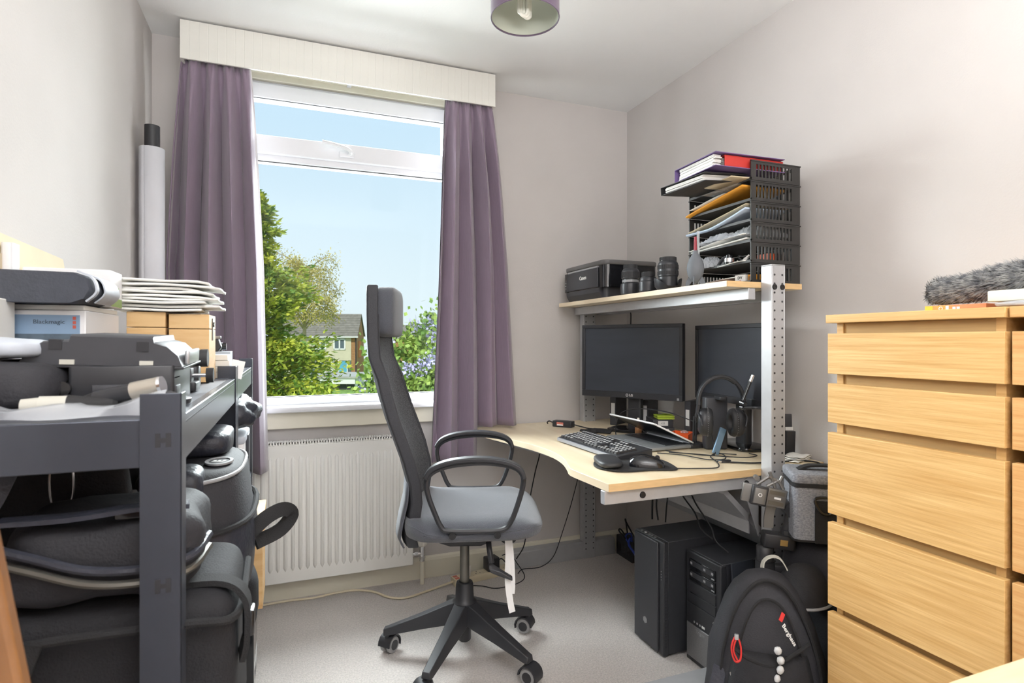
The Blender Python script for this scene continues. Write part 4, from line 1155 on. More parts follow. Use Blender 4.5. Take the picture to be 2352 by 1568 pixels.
def put_key(x, row, nu):
    y = 0.012 + row * ku + (0.006 if row == 5 else 0)
    key_m = Matrix.Translation((x, y, 0.0205 + (y - 0.012) * math.tan(slope))) @ Matrix.Rotation(slope, 4, 'X')
    if nu not in caps:
        caps[nu] = (keycap(nu).build('key', 'key_black', kbb, smooth=0),
                    MB().box(0.0035, min(ku * nu - 0.006, 0.0125), 0.0035, 0.0125, 0.0072, 0.0079).build('legend', 'key_top', None, smooth=0))
        o, q = caps[nu]
    else:
        o = caps[nu][0].copy(); q = caps[nu][1].copy(); COL.objects.link(o); COL.objects.link(q)
    o.parent = KBD; q.parent = o; o.matrix_local = key_m
rows_ = [[1.25, 1.25, 1.25, 6.25, 1.25, 1.25, 1.25, 1.25], [2.25] + [1] * 10 + [2.75], [1.75] + [1] * 11 + [2.25], [1.5] + [1] * 12 + [1.5], [1] * 13 + [2], [1] * 13]
for r_i, rw in enumerate(rows_):
    x = 0.012
    for nu in rw:
        put_key(x, r_i, nu); x += ku * nu
for r_i in range(6):
    for c in range(3):
        if r_i in (2,) or (r_i == 1 and c != 1): continue
        put_key(0.012 + ku * 15.25 + c * ku, r_i, 1)
for r_i in range(5):
    for c in range(4): put_key(0.012 + ku * 18.5 + c * ku, r_i, 1)

# laptop: half-closed, lid leaning over the keys
LPM = math.atan2(2.185 - 1.871, 1.280 - 1.286)
LT = thing('laptop', 'slim silver laptop standing half open behind the keyboard', 'laptop', (1.292, 1.865, DZ), R(-90 + 91))
# local x: from front edge to hinge (towards the wall), y: along the hinge away from the camera
lw, ld = 0.325, 0.215
MB().rbox(0, ld, 0, lw, 0.003, 0.016, 0.012).build('base', 'laptop_grey', LT, smooth=50)
MB().box(0.085, 0.19, 0.02, lw - 0.02, 0.016, 0.0163).build('key_well', 'key_black', LT, smooth=0)
kk = MB()
for r_i in range(6):
    for c in range(15):
        y = 0.022 + c * 0.0188; x = 0.0865 + r_i * 0.0168
        kk.box(x, x + 0.0145, y, y + 0.0165, 0.0163, 0.0183)
kk.build('keys', 'black_plastic', LT, smooth=0, kind='stuff')
MB().box(0.02, 0.07, 0.11, 0.21, 0.016, 0.0164).build('touchpad', 'silver', LT, smooth=0)
MB().cyl((ld - 0.008, 0.02, 0.016), (ld - 0.008, lw - 0.02, 0.016), 0.006, n=10).build('hinge', 'silver', LT)
la = R(24.5)
lid = Matrix.Translation((ld - 0.004, 0, 0.018)) @ Matrix.Rotation(la, 4, 'Y')
ld_o = MB().rbox(-ld + 0.002, 0, 0.0, lw, 0.0, 0.006, 0.008, M=lid).build('lid', 'lid_white', LT, smooth=50)
MB().box(-ld + 0.012, -0.012, 0.01, lw - 0.01, -0.0008, 0.0002, M=lid).build('screen', 'screen_dark', ld_o, smooth=0)

# mouse mat with wrist rest, mouse
MMat = thing('mouse_mat', 'black gel mouse mat with a wrist rest at the front of the desk', 'mouse mat', (1.10, 1.69, DZ), R(-18))
pts = catmull([(-0.12, -0.06, 0), (-0.06, -0.10, 0), (0.04, -0.085, 0), (0.12, -0.085, 0), (0.135, -0.04, 0), (0.125, 0.06, 0), (0.08, 0.09, 0), (-0.04, 0.085, 0), (-0.11, 0.07, 0), (-0.135, 0.0, 0)], 5, True)
pts2 = [(p.x, p.y) for p in pts]
MB().prism(pts2, 0, 0.006).build('mat', 'pad_cloth', MMat, bev=0.002)
MB().soft(-0.13, -0.045, -0.085, 0.075, 0.004, 0.032, 3.0, 28, 14).build('wrist_rest', 'gel_black', MMat, smooth=80)
MS = thing('mouse', 'black computer mouse on the gel mouse mat', 'mouse', (1.125, 1.645, DZ + 0.0062), R(-30))
MB().loft([[(x, w_ * math.cos(a), max(0.0, h * math.sin(a)) if math.sin(a) > 0 else 0.0) for a in [math.pi * 2 * k / 20 for k in range(20)]] for x, w_, h in ((-0.058, 0.010, 0.012), (-0.054, 0.022, 0.024), (-0.035, 0.031, 0.036), (-0.005, 0.033, 0.040), (0.025, 0.031, 0.034), (0.045, 0.028, 0.024), (0.056, 0.020, 0.014), (0.060, 0.008, 0.008))]).build('shell', 'black_gloss', MS, smooth=70)
MB().cyl((0.036, -0.004, 0.029), (0.036, 0.004, 0.029), 0.008, n=14).build('scroll_wheel', 'black_rubber', MS)

# cables
def cable(label, pts, r=0.002, m='black_rubber', k=6, name='cable', cat='cable', group=None):
    return tag(MB().tube(pts, r, 7, k).build(name, m, None), label, cat, group)
z = DZ + 0.0036
cable('black mouse lead looping forward across the desk to the tangle', [(1.17, 1.612, DZ + 0.014), (1.20, 1.592, z), (1.27, 1.56, z), (1.33, 1.545, z), (1.37, 1.575, z), (1.41, 1.64, z), (1.44, 1.70, z), (1.50, 1.74, z), (1.56, 1.70, z)])
cable('thin black lead curling round the foot of the headphone stand', [(1.30, 1.83, z), (1.36, 1.77, z), (1.37, 1.70, z + 0.003), (1.40, 1.66, z), (1.46, 1.65, z), (1.50, 1.70, z + 0.003), (1.52, 1.78, z)])
cable('black headphone lead drooping from the earcup to the desk', [(1.52, 1.79, 0.80), (1.50, 1.755, 0.77), (1.485, 1.73, z), (1.44, 1.73, z), (1.40, 1.78, z), (1.37, 1.82, z), (1.36, 1.86, z)])
cable('black cable running behind the desk post to the wall side', [(1.44, 1.60, z), (1.50, 1.56, z), (1.57, 1.55, z), (1.64, 1.54, z), (1.70, 1.525, z), (1.745, 1.49, z - 0.01), (1.75, 1.482, 0.67), (1.752, 1.47, 0.52)], 0.003)
cable('coiled black cable lying beside the orange box', [(1.50, 1.93, z), (1.47, 1.89, z), (1.44, 1.90, z), (1.44, 1.94, z), (1.48, 1.96, z + 0.004), (1.52, 1.93, z + 0.006), (1.47, 1.875, z + 0.006), (1.43, 1.88, z + 0.004), (1.42, 1.92, z + 0.004), (1.46, 1.955, z + 0.008), (1.54, 1.92, z)], 0.0032)
cable('second thin lead crossing the tangle of cables', [(1.33, 1.80, z + 0.006), (1.40, 1.74, z + 0.006), (1.46, 1.67, z + 0.006), (1.53, 1.62, z + 0.006), (1.60, 1.64, z + 0.004), (1.62, 1.70, z)])
u = thing('usb_plug', 'small grey usb plug lying among the cables at the desk front', 'plug', (1.415, 1.612, DZ), R(-12))
MB().rbox(0, 0.036, 0, 0.015, 0.0, 0.009, 0.003).build('body', 'black_plastic', u)
MB().box(-0.012, 0, 0.002, 0.013, 0.002, 0.007).build('metal_tip', 'chrome', u, smooth=0)
cable('long black lead arching from the keyboard up over the boxes to the headphone stand', [(1.335, 2.10, z), (1.34, 2.18, z), (1.37, 2.24, 0.77), (1.40, 2.25, 0.83), (1.44, 2.19, 0.856), (1.49, 2.10, 0.858), (1.52, 2.02, 0.85), (1.53, 1.93, 0.835), (1.545, 1.86, 0.826)], 0.0022)

# power brick with lead at the window end
AD = thing('power_adapter', 'black laptop power brick with warning label near the curtain', 'adapter', (1.225, 2.605, DZ), R(-52))
MB().rbox(0, 0.105, 0, 0.045, 0, 0.03, 0.006).build('brick', 'black_plastic', AD)
MB().box(0.026, 0.062, -0.0006, 0.0, 0.008, 0.024).build('warning_label', 'warn_label', AD, smooth=0)
MB().box(0.028, 0.06, -0.0009, -0.0006, 0.008, 0.014).build('white_label', 'label_white', AD, smooth=0)
MB().tube([(0.105, 0.022, 0.015), (0.15, 0.03, 0.006), (0.2, 0.01, 0.004), (0.26, 0.03, 0.004), (0.33, 0.01, 0.004)], 0.003, 7, 5).tube([(0, 0.022, 0.015), (-0.03, 0.03, 0.022), (-0.05, 0.045, 0.012), (-0.055, 0.06, 0.004)], 0.003, 7, 5).build('lead', 'black_rubber', AD)
cb = thing('cable_bundle', 'folded black cable bundle tied with a strap behind the keyboard', 'cable', (1.33, 2.36, DZ), R(-50))
bb = MB()
for k in range(5): bb.tube([(-0.07, -0.012 + 0.006 * k, 0.005 + 0.003 * (k % 2)), (0, -0.012 + 0.006 * k, 0.007 + 0.004 * (k % 3)), (0.08, -0.012 + 0.006 * k, 0.005 + 0.002 * k)], 0.0035, 7, 4)
bb.build('loops', 'black_rubber', cb)
MB().rbox(-0.012, 0.014, -0.02, 0.02, 0.0, 0.019, 0.005).build('tie', 'black_rubber', cb)

# storage boxes and drives beneath the monitor
def drive(label, x, y, rz, w_, d_, h, lab, lz=(0.45, 0.9), z=None, wide=False, txt=None):
    t = thing('drive_box', label, 'storage box', (x, y, DZ if z is None else z), R(rz), group='black labelled drive boxes on the desk')
    MB().box(0, w_, 0, d_, 0, h).build('case', 'printer_black', t, bev=0.002)
    x0, x1 = (w_ * 0.2, w_ * 0.8) if not wide else (w_ * 0.25, w_ * 0.74)
    if lab: MB().box(x0, x1, -0.0007, 0, h * lz[0], h * lz[1]).build('paper_label', 'label_white', t, smooth=0)
    if txt: text(txt, 'handwriting', 'print_grey', t, T((x0 + x1) / 2, -0.0009, h * (lz[0] + lz[1]) / 2, rx=90), 0.012)
    return t
drive('upright black drive box with white label at the left under the monitor', 1.528, 2.555, -58, 0.034, 0.12, 0.155, True, (0.3, 0.72))
drive('upright black drive box with white label at the middle under the monitor', 1.578, 2.345, -58, 0.032, 0.12, 0.145, True, (0.32, 0.82))
drive('upright black drive box with white label at the right under the monitor', 1.655, 2.125, -62, 0.028, 0.12, 0.158, True, (0.3, 0.76))
drive('flat black drive box marked 425, upper of the two stacked', 1.540, 2.200, -21, 0.092, 0.14, 0.034, True, (0.2, 0.85), DZ + 0.0355, True, '425')
drive('flat black drive box marked 135, lower of the two stacked', 1.537, 2.196, -21, 0.098, 0.145, 0.0355, True, (0.15, 0.82), DZ, True, '135')
ST = thing('sticky_notes', 'lime green sticky note pad on the stacked drive boxes', 'notes', (1.568, 2.20, DZ + 0.07), R(-21))
for k in range(4): MB().box(-0.004 * (k % 2), 0.075, 0.003 * (k % 3), 0.075, 0.0005 + k * 0.004, 0.004 + k * 0.004).build('note_pad', 'note_green', ST, smooth=0)
MB().grid([[(0.0 + 0.075 * i / 6, 0.02 + 0.05 * j / 2, 0.0175 + 0.018 * (1 - i / 6) ** 2) for j in range(3)] for i in range(7)]).build('curled_note', 'note_green', ST, smooth=80)
OB = thing('orange_box', 'open orange plastic box with a clear insert beside the laptop', 'box', (1.500, 2.035, DZ), R(-52))
ow, od, oh = 0.085, 0.10, 0.036
ob = MB().box(0, ow, 0, 0.004, 0, oh).box(0, ow, od - 0.004, od, 0, oh).box(0, 0.004, 0.004, od - 0.004, 0, oh).box(ow - 0.004, ow, 0.004, od - 0.004, 0, oh).box(0.004, ow - 0.004, 0.004, od - 0.004, 0, 0.004)
ob.box(0.004, ow - 0.004, od * 0.5 - 0.002, od * 0.5 + 0.002, 0.004, oh - 0.004)
ob.build('tray', 'orange_plastic', OB, bev=0.001)
MB().lathe([(0.018, oh - 0.002), (0.016, oh + 0.004), (0.008, oh + 0.008), (0.001, oh + 0.009)], 16, T(ow * 0.6, od * 0.7, 0)).build('clear_insert', 'clear_plastic', OB)
BT = thing('dropper_bottle', 'small white dropper bottle behind the laptop lid', 'bottle', (1.478, 2.225, DZ))
MB().lathe([(0.014, 0), (0.015, 0.003), (0.015, 0.035), (0.010, 0.042), (0.009, 0.046)], 18).build('bottle_body', 'house_wood', BT)
MB().lathe([(0.014, 0.044), (0.0145, 0.058), (0.013, 0.066), (0.006, 0.07), (0.0055, 0.078), (0.001, 0.08)], 18).build('cap', 'white_plastic', BT)
AT = thing('router_antenna', 'two thin black aerials standing beside the headphone stand', 'aerial', (1.515, 1.895, DZ))
MB().rbox(-0.03, 0.05, -0.03, 0.03, 0, 0.018, 0.008).build('base', 'black_plastic', AT)
for k in (0, 1): MB().cyl((0.004 + 0.012 * k, 0, 0.015), (0.004 + 0.012 * k, -0.004, 0.125 - 0.004 * k), 0.0042, 0.0034, n=10).build('aerial', 'black_plastic', AT)

# headphone stand: black plate, slanted blue bar
HS = thing('headphone_stand', 'black upright case propped by a slanted blue metal bar, carrying headphones', 'stand', (1.535, 1.80, DZ), R(-18))
MB().rbox(-0.015, 0.075, 0.03, 0.075, 0.0, 0.205, 0.010).build('upright', 'printer_black', HS)
MB().loft([[(x, y, z) for x, y in ((-0.012, -0.004), (0.012, -0.004), (0.012, 0.004), (-0.012, 0.004))] for z in (0, 0.0)]) if False else None
MB().strap([(-0.022, -0.075, 0.004), (0.022, -0.045, 0.095)], 0.013, 0.004, (0.2, -1, 0.4), 0).build('prop_bar', 'blue_bar', HS, bev=0.002)
MB().rbox(0.02, 0.05, -0.02, 0.04, 0.198, 0.212, 0.006).build('hook', 'black_plastic', HS)
# headphones
HP = thing('headphones', 'black over-ear headphones hanging on the stand in front of the monitors', 'headphones', (1.532, 1.752, 0.852), R(-28))
# local x: across the band, z up
arc = []
for k in range(25):
    a = R(-8 + 196 * k / 24)
    arc.append((0.083 * math.cos(a), 0.0, 0.075 + 0.098 * math.sin(a)))
MB().strap(arc, 0.017, 0.006, lambda p: (p.x, 0, p.z - 0.075), 0).build('headband', 'black_plastic', HP, bev=0.003)
MB().strap([(x * 0.93, y, 0.075 + (zz - 0.075) * 0.93) for x, y, zz in arc[7:18]], 0.015, 0.004, lambda p: (p.x, 0, p.z - 0.075), 0).build('band_pad', 'gel_black', HP, bev=0.003)
for s in (-1, 1):
    M = Matrix.Translation((s * 0.060, 0, -0.002)) @ Matrix.Rotation(R(s * 8), 4, 'Z') @ Matrix.Rotation(R(90), 4, 'Y')
    Mz = M @ Matrix.Diagonal((1.28, 1, s, 1))
    cup = MB().lathe([(0.001, 0.024), (0.026, 0.024), (0.036, 0.018), (0.041, 0.008), (0.042, -0.004), (0.040, -0.008)], 32, Mz)
    c_o = cup.build('earcup', 'black_plastic', HP, smooth=50)
    MB().lathe([(0.020, -0.006), (0.022, -0.024), (0.030, -0.030), (0.039, -0.026), (0.043, -0.014), (0.041, -0.006)], 32, Mz, caps=False).build('ear_cushion', 'gel_black', c_o, smooth=60)
    rb_ = MB()
    for k in range(40):
        a = 2 * math.pi * k / 40
        rb_.cyl(Mz @ Vector((0.0425 * math.cos(a), 0.0425 * math.sin(a), -0.010)), Mz @ Vector((0.0375 * math.cos(a), 0.0375 * math.sin(a), -0.026)), 0.0012, n=4)
    rb_.build('cushion_ribs', 'print_grey', c_o, smooth=0)
    gr_ = MB()
    for k in range(9): gr_.box(-0.018 + abs(k - 4) * 0.002, 0.018 - abs(k - 4) * 0.002, -0.02 + k * 0.005 - 0.0008, -0.02 + k * 0.005 + 0.0008, 0.0238, 0.0252, M=M @ Matrix.Diagonal((1, 1, s, 1)) @ Matrix.Rotation(R(90), 4, 'Z'))
    gr_.build('grille', 'gel_black', c_o, smooth=0)
    yk = MB().strap([(s * 0.083, 0, 0.065), (s * 0.087, 0.0, 0.04), (s * 0.088, 0.0, 0.015)], 0.012, 0.004, (s, 0, 0), 4)
    yk.tube([(s * 0.086, 0.0, 0.035), (s * 0.085, 0.04, 0.02), (s * 0.078, 0.05, -0.01)], 0.004, 6, 4).tube([(s * 0.086, 0.0, 0.035), (s * 0.085, -0.04, 0.02), (s * 0.078, -0.05, -0.01)], 0.004, 6, 4)
    yk.build('yoke', 'black_plastic', HP)
# little boom with a black and silver rod clamped behind the post
BM = thing('stylus_boom', 'slim black and silver microphone rod on a clamp arm by the desk post', 'microphone', (1.512, 1.60, 0.935))
MB().cyl((-0.016, 0, 0.012), (0.018, 0, 0.078), 0.0062, n=12).build('rod', 'black_gloss', BM)
MB().cyl((0.018, 0, 0.078), (0.030, 0, 0.101), 0.0066, n=12).build('silver_tip', 'chrome', BM)
MB().cyl((-0.016, 0.008, 0.006), (-0.016, -0.012, 0.002), 0.009, n=12).cyl((-0.012, -0.004, -0.012), (-0.012, 0.01, -0.012), 0.010, n=12).build('joint', 'black_gloss', BM)
MB().tube([(-0.012, 0.0, -0.012), (0.03, -0.03, -0.012), (0.022, -0.098, -0.013)], 0.0055, 8, 4).build('arm', 'black_plastic', BM)
# cordless handset standing at the wall
CS = thing('cordless_handset', 'tall thin black handset standing against the wall behind the desk post', 'handset', (1.735, 1.62, DZ), R(-20))
MB().rbox(-0.017, 0.017, -0.010, 0.010, 0.0, 0.095, 0.004, M=T(0, 0, 0, rx=4)).build('body', 'black_plastic', CS)
MB().rbox(-0.0165, 0.0165, 0.002, 0.016, 0.09, 0.155, 0.003, M=T(0, 0, 0, rx=0, ry=-2)).build('flap', 'printer_black', CS)
MB().box(-0.014, 0.014, 0.0005, 0.002, 0.095, 0.108).build('maker_plate', 'label_white', CS, smooth=0)
for k in range(3): MB().box(-0.013 + k * 0.009, -0.006 + k * 0.009, 0.0005, 0.002, 0.083 + 0.0, 0.092).build('symbol', 'print_grey', CS, smooth=0)
MB().rbox(-0.03, 0.03, -0.025, 0.02, -0.0, 0.012, 0.005).build('cradle', 'black_plastic', CS)
cl = thing('cloth', 'folded white lens cloth on the desk corner by the wall', 'cloth', (1.70, 1.56, DZ), R(20))
for k in range(3):
    o = MB().grid([[(-0.06 + 0.1 * i / 6 + 0.006 * k, -0.035 + 0.07 * j / 6, 0.002 + 0.006 * k + 0.003 * math.sin(i * 1.3 + k) + 0.002 * math.sin(j * 1.7)) for j in range(7)] for i in range(7)]).build('fold', 'paper', cl, smooth=80)
    o.modifiers.new('s', 'SOLIDIFY').thickness = 0.002
# ------------------------------------------------------------------ under and around the desk
mat('pc_black', srgb(50, 51, 55), 0.5, var=0.04, scale=60)
mat('pc_door', srgb(66, 67, 72), 0.42, 0.2, var=0.05, scale=120, stretch=(1, 1, 12))
mat('pc_steel', srgb(142, 142, 144), 0.42, 0.5, var=0.06, scale=200)
mat('nylon_black', srgb(30, 30, 34), 0.8, var=0.12, scale=40, bump=0.25, bscale=300)
mat('nylon_soft', srgb(42, 42, 47), 0.72, var=0.1, scale=12, bump=0.2, bscale=260)
mat('nylon_sheen', srgb(50, 52, 62), 0.42, var=0.1, scale=14, bump=0.3, bscale=60)
mat('webbing', srgb(34, 34, 36), 0.85, bump=0.3, bscale=500)
mat('grey_felt', srgb(118, 120, 128), 0.95, col2=srgb(150, 152, 158), scale=160, bump=0.3, bscale=260, stretch=(1, 1, 1.4))
mat('red_cord', srgb(214, 52, 48), 0.5)
mat('grey_strap', srgb(196, 194, 184), 0.7)
mat('skull_white', srgb(206, 206, 206), 0.4)
mat('gold', srgb(190, 158, 98), 0.35, 0.6)
mat('gimbal_black', srgb(46, 46, 49), 0.45)
mat('gimbal_grey', srgb(124, 122, 120), 0.4, 0.4)
mat('blue_cable', srgb(48, 74, 170), 0.45)
# modesty panel belongs to the desk
MB().box(1.466, 1.470, 1.54, 2.70, 0.50, 0.705).build('modesty_panel', 'desk_metal', DK, smooth=0)
# first tower
P1 = thing('computer_tower', 'larger black computer tower with plain front door under the desk', 'computer', (1.262, 1.749, 0), group='computer towers under the desk')
pw, pd, ph = 0.182, 0.47, 0.424
MB().box(0.03, pd, 0.002, pw - 0.002, 0.012, ph).build('case', 'pc_black', P1, bev=0.002)
MB().box(0.008, 0.03, 0.0, pw, 0.008, ph).build('front_frame', 'pc_black', P1, bev=0.004)
MB().box(0.0, 0.009, 0.028, pw - 0.003, 0.014, ph - 0.006).build('front_door', 'pc_door', P1, bev=0.003)
vt = MB()
for k in range(30): vt.box(0.012, 0.024, -0.001, 0.001, 0.04 + k * 0.012, 0.045 + k * 0.012, M=T(0, 0, 0))
vt.build('side_vents', 'gasket', P1, smooth=0)
for k, c in enumerate((0.06, 0.08, 0.095, 0.12, 0.145)): MB().box(0.012, 0.02, c, c + 0.008, ph, ph + 0.001).build('port', 'label_white' if k == 3 else 'print_grey', P1, smooth=0)
for k in range(4): MB().cyl((0.0085, 0.014, 0.285 + 0.01 * k), (0.0065, 0.014, 0.285 + 0.01 * k), 0.0016, n=8).build('status_light', 'print_grey', P1)
lg = MB().lathe([(0.0125, 0), (0.0135, 0), (0.0135, 0.0008), (0.0125, 0.0008)], 6, T(0, 0.105, 0.10, ry=-90))
lg.lathe([(0.001, 0), (0.012, 0), (0.012, 0.0006), (0.001, 0.0006)], 6, T(0, 0.105, 0.10, ry=-90))
lg.build('emblem', 'print_grey', P1)
for x in (0.05, pd - 0.06):
    for y in (0.02, pw - 0.045): MB().box(x, x + 0.03, y, y + 0.025, 0, 0.012).build('foot', 'black_rubber', P1, smooth=0)
# second tower with drives and silver mesh
P2 = thing('computer_tower', 'smaller black computer tower with silver mesh lower front and disc drives', 'computer', (1.357, 1.555, 0), group='computer towers under the desk')
pw2, pd2, ph2 = 0.18, 0.40, 0.40
MB().box(0.012, pd2, 0.003, pw2 - 0.003, 0.012, ph2).build('case', 'pc_black', P2, bev=0.002)
MB().box(0.002, 0.03, 0.0, pw2, 0.0, ph2 - 0.002).build('front_frame', 'black_plastic', P2, bev=0.005)
for z0, z1 in ((0.335, 0.372), (0.295, 0.332)):
    d = MB().box(-0.002, 0.004, 0.022, pw2 - 0.022, z0, z1).build('disc_drive', 'black_gloss', P2, bev=0.001)
    MB().box(-0.003, -0.0015, 0.03, pw2 - 0.03, z0 + 0.014, z1 - 0.004).build('tray_front', 'pc_black', d, smooth=0)
    for y in (0.03, 0.07, pw2 - 0.04): MB().box(-0.0034, -0.0025, y, y + 0.011, z0 + 0.019, z0 + 0.027).build('disc_mark', 'print_grey', d, smooth=0)
    MB().box(-0.0034, -0.0018, 0.026, 0.04, z0 + 0.004, z0 + 0.008).build('eject_button', 'print_grey', d, smooth=0)
for z0, z1 in ((0.252, 0.29), (0.215, 0.249)): MB().box(-0.0015, 0.004, 0.022, pw2 - 0.022, z0, z1).build('blank_bay', 'black_plastic', P2, bev=0.001)
MB().box(-0.0015, 0.004, 0.008, pw2 - 0.008, 0.14, 0.212).build('switch_panel', 'black_plastic', P2, bev=0.001)
MB().lathe([(0.001, 0.0022), (0.007, 0.002), (0.009, 0.001), (0.009, 0)], 18, T(-0.0015, 0.028, 0.188, ry=-90)).build('power_button', 'chrome', P2)
MB().lathe([(0.001, 0.0022), (0.0035, 0.002), (0.0035, 0)], 12, T(-0.0015, 0.028, 0.170, ry=-90)).build('reset_button', 'chrome', P2)
for y in (0.13, 0.115, 0.10): MB().lathe([(0.0015, 0.001), (0.0035, 0.0015), (0.004, 0)], 12, T(-0.0015, y, 0.152, ry=-90)).build('jack', 'print_grey', P2)
MB().box(-0.0025, -0.0015, 0.075, 0.09, 0.148, 0.156).build('usb_port', 'label_white', P2, smooth=0)
MB().box(-0.001, 0.004, 0.006, pw2 - 0.006, 0.016, 0.137).build('mesh_front', 'pc_steel', P2, bev=0.002)
text('Trigon', 'lettering', 'print_grey', P2, T(-0.002, 0.10, 0.122, rx=90, rz=-90), 0.018, bold=0.0003)
# leaning grey board
o = MB().box(0, 0.10, 0, 0.006, 0, 0.41).build('leaning_board', 'charcoal_metal', None, bev=0.001)
o.location = (1.392, 1.508, 0); o.rotation_euler = (R(-4), 0, R(4)); tag(o, 'thin dark grey board leaning beside the smaller computer tower', 'board')
# black power block on the floor in the corner with blue leads
PB = thing('socket_block', 'black multi-socket block with blue leads in the floor corner', 'socket block', (1.664, 2.56, 0))
MB().rbox(0, 0.07, 0, 0.16, 0, 0.105, 0.008).build('block', 'black_plastic', PB)
for k in range(3): MB().box(-0.0008, 0, 0.02 + 0.045 * k, 0.05 + 0.045 * k, 0.03, 0.07).build('socket_face', 'black_gloss', PB, smooth=0)
MB().tube([(0.02, 0.03, 0.1), (0.0, 0.02, 0.125), (-0.02, 0.0, 0.10), (-0.01, -0.03, 0.07), (0.01, -0.06, 0.02)], 0.006, 8, 5).tube([(0.04, 0.06, 0.1), (0.02, 0.05, 0.14), (-0.015, 0.04, 0.13), (-0.01, 0.0, 0.09)], 0.004, 8, 5).build('blue_lead', 'blue_cable', PB)
MB().tube([(0.03, 0.1, 0.1), (0.0, 0.11, 0.145), (-0.03, 0.08, 0.15), (-0.02, 0.03, 0.12)], 0.004, 8, 5).tube([(0.05, 0.12, 0.1), (0.03, 0.11, 0.19), (0.0, 0.06, 0.2), (0.01, 0.0, 0.14)], 0.004, 8, 5).build('black_lead', 'black_rubber', PB)
# leads hanging from the desk
for i, (pp, r_) in enumerate([([(1.41, 2.0, 0.70), (1.40, 1.995, 0.6), (1.39, 1.99, 0.5), (1.385, 1.985, 0.43)], 0.004), ([(1.42, 1.97, 0.70), (1.41, 1.965, 0.62), (1.395, 1.97, 0.5), (1.40, 1.965, 0.43)], 0.0035), ([(1.44, 1.94, 0.70), (1.43, 1.93, 0.6), (1.42, 1.935, 0.5), (1.41, 1.93, 0.43)], 0.003), ([(1.44, 1.88, 0.69), (1.425, 1.86, 0.58), (1.45, 1.80, 0.50), (1.43, 1.74, 0.46), (1.45, 1.70, 0.43)], 0.003), ([(1.45, 1.84, 0.66), (1.44, 1.80, 0.56), (1.44, 1.70, 0.48), (1.43, 1.66, 0.44), (1.45, 1.62, 0.41)], 0.003)]):
    cable(['thick black lead hanging leftmost under the desk behind the larger tower', 'second black lead hanging under the desk close to the leftmost one', 'thin black lead hanging under the desk, third from the left', 'black lead sagging under the desk towards the larger tower top', 'black lead sagging under the desk towards the smaller tower'][i], pp, r_)
cable('long thin black lead running down the window wall from the desk to the floor', [(1.425, 2.675, 0.66), (1.42, 2.678, 0.50), (1.38, 2.68, 0.34), (1.32, 2.68, 0.17), (1.268, 2.68, 0.05), (1.198, 2.685, 0.0045), (1.102, 2.69, 0.0045), (1.06, 2.65, 0.0045)], 0.0022)
cable('black lead hanging from the desk behind the chair seat', [(1.158, 2.60, 0.70), (1.155, 2.60, 0.60), (1.133, 2.60, 0.52), (1.105, 2.60, 0.394), (1.10, 2.61, 0.31), (1.09, 2.64, 0.15), (1.06, 2.67, 0.07)], 0.003)
cable('thin black lead curling in a loop on the carpet under the chair', [(0.74, 2.60, 0.0045), (0.797, 2.60, 0.0045), (0.852, 2.571, 0.0045), (0.902, 2.527, 0.0045), (1.004, 2.538, 0.0045), (1.075, 2.60, 0.0045), (1.06, 2.66, 0.05), (1.03, 2.69, 0.09), (0.99, 2.69, 0.09)], 0.0022)
# ivory extension lead
EX = thing('extension_lead', 'ivory mains extension block with cable along the skirting behind the chair', 'extension lead', (0, 0, 0))
ex = Vector((0.765, 2.652, 0)); ed = (Vector((1.03, 2.695, 0)) - ex).normalized()
M = frame_to(ex, ed, (0, 0, 1))
MB().rbox(-0.04, 0.27, -0.028, 0.028, 0, 0.032, 0.006, M=M).build('block', 'ivory_plastic', EX)
for k in range(4):
    fc = MB().rbox(-0.005 + k * 0.065, 0.052 + k * 0.065, -0.024, 0.024, 0.032, 0.0335, 0.004, M=M).build('socket', 'ivory_plastic', EX)
    MB().box(0.010 + k * 0.065, 0.014 + k * 0.065, -0.012, -0.007, 0.0335, 0.034, M=M).box(0.032 + k * 0.065, 0.036 + k * 0.065, -0.012, -0.007, 0.0335, 0.034, M=M).box(0.021 + k * 0.065, 0.025 + k * 0.065, 0.006, 0.012, 0.0335, 0.034, M=M).build('pin_holes', 'gasket', fc, smooth=0)
MB().box(-0.034, -0.012, -0.022, -0.002, 0.0322, 0.033, M=M).box(-0.034, -0.012, 0.004, 0.022, 0.0322, 0.033, M=M).build('warning_label', 'warn_label', EX, smooth=0)
MB().tube([tuple(M @ Vector((-0.04, 0, 0.016))), (0.594, 2.612, 0.006), (0.49, 2.578, 0.006), (0.42, 2.61, 0.006), (0.36, 2.695, 0.006), (0.28, 2.742, 0.006), (0.197, 2.743, 0.006), (0.102, 2.727, 0.006), (-0.007, 2.737, 0.006), (-0.131, 2.731, 0.006), (-0.3, 2.735, 0.006)], 0.0052, 8, 6).build('cable', 'ivory_plastic', EX)
PG = thing('mains_plug', 'white phone charger plugged into the extension block', 'plug', tuple(M @ Vector((0.025, 0, 0.034))), math.atan2(ed.y, ed.x))
MB().rbox(-0.02, 0.02, -0.022, 0.022, 0, 0.05, 0.006).build('body', 'white_plastic', PG)
PG = thing('mains_plug', 'black transformer plug at the far end of the extension block', 'plug', tuple(M @ Vector((0.165, 0, 0.034))), math.atan2(ed.y, ed.x))
MB().rbox(-0.03, 0.035, -0.03, 0.03, 0, 0.06, 0.008).build('body', 'black_plastic', PG)
MB().tube([(0.035, 0, 0.03), (0.06, 0.0, 0.04), (0.08, -0.02, 0.01), (0.07, -0.05, -0.03)], 0.003, 7, 5).build('lead', 'black_rubber', PG)

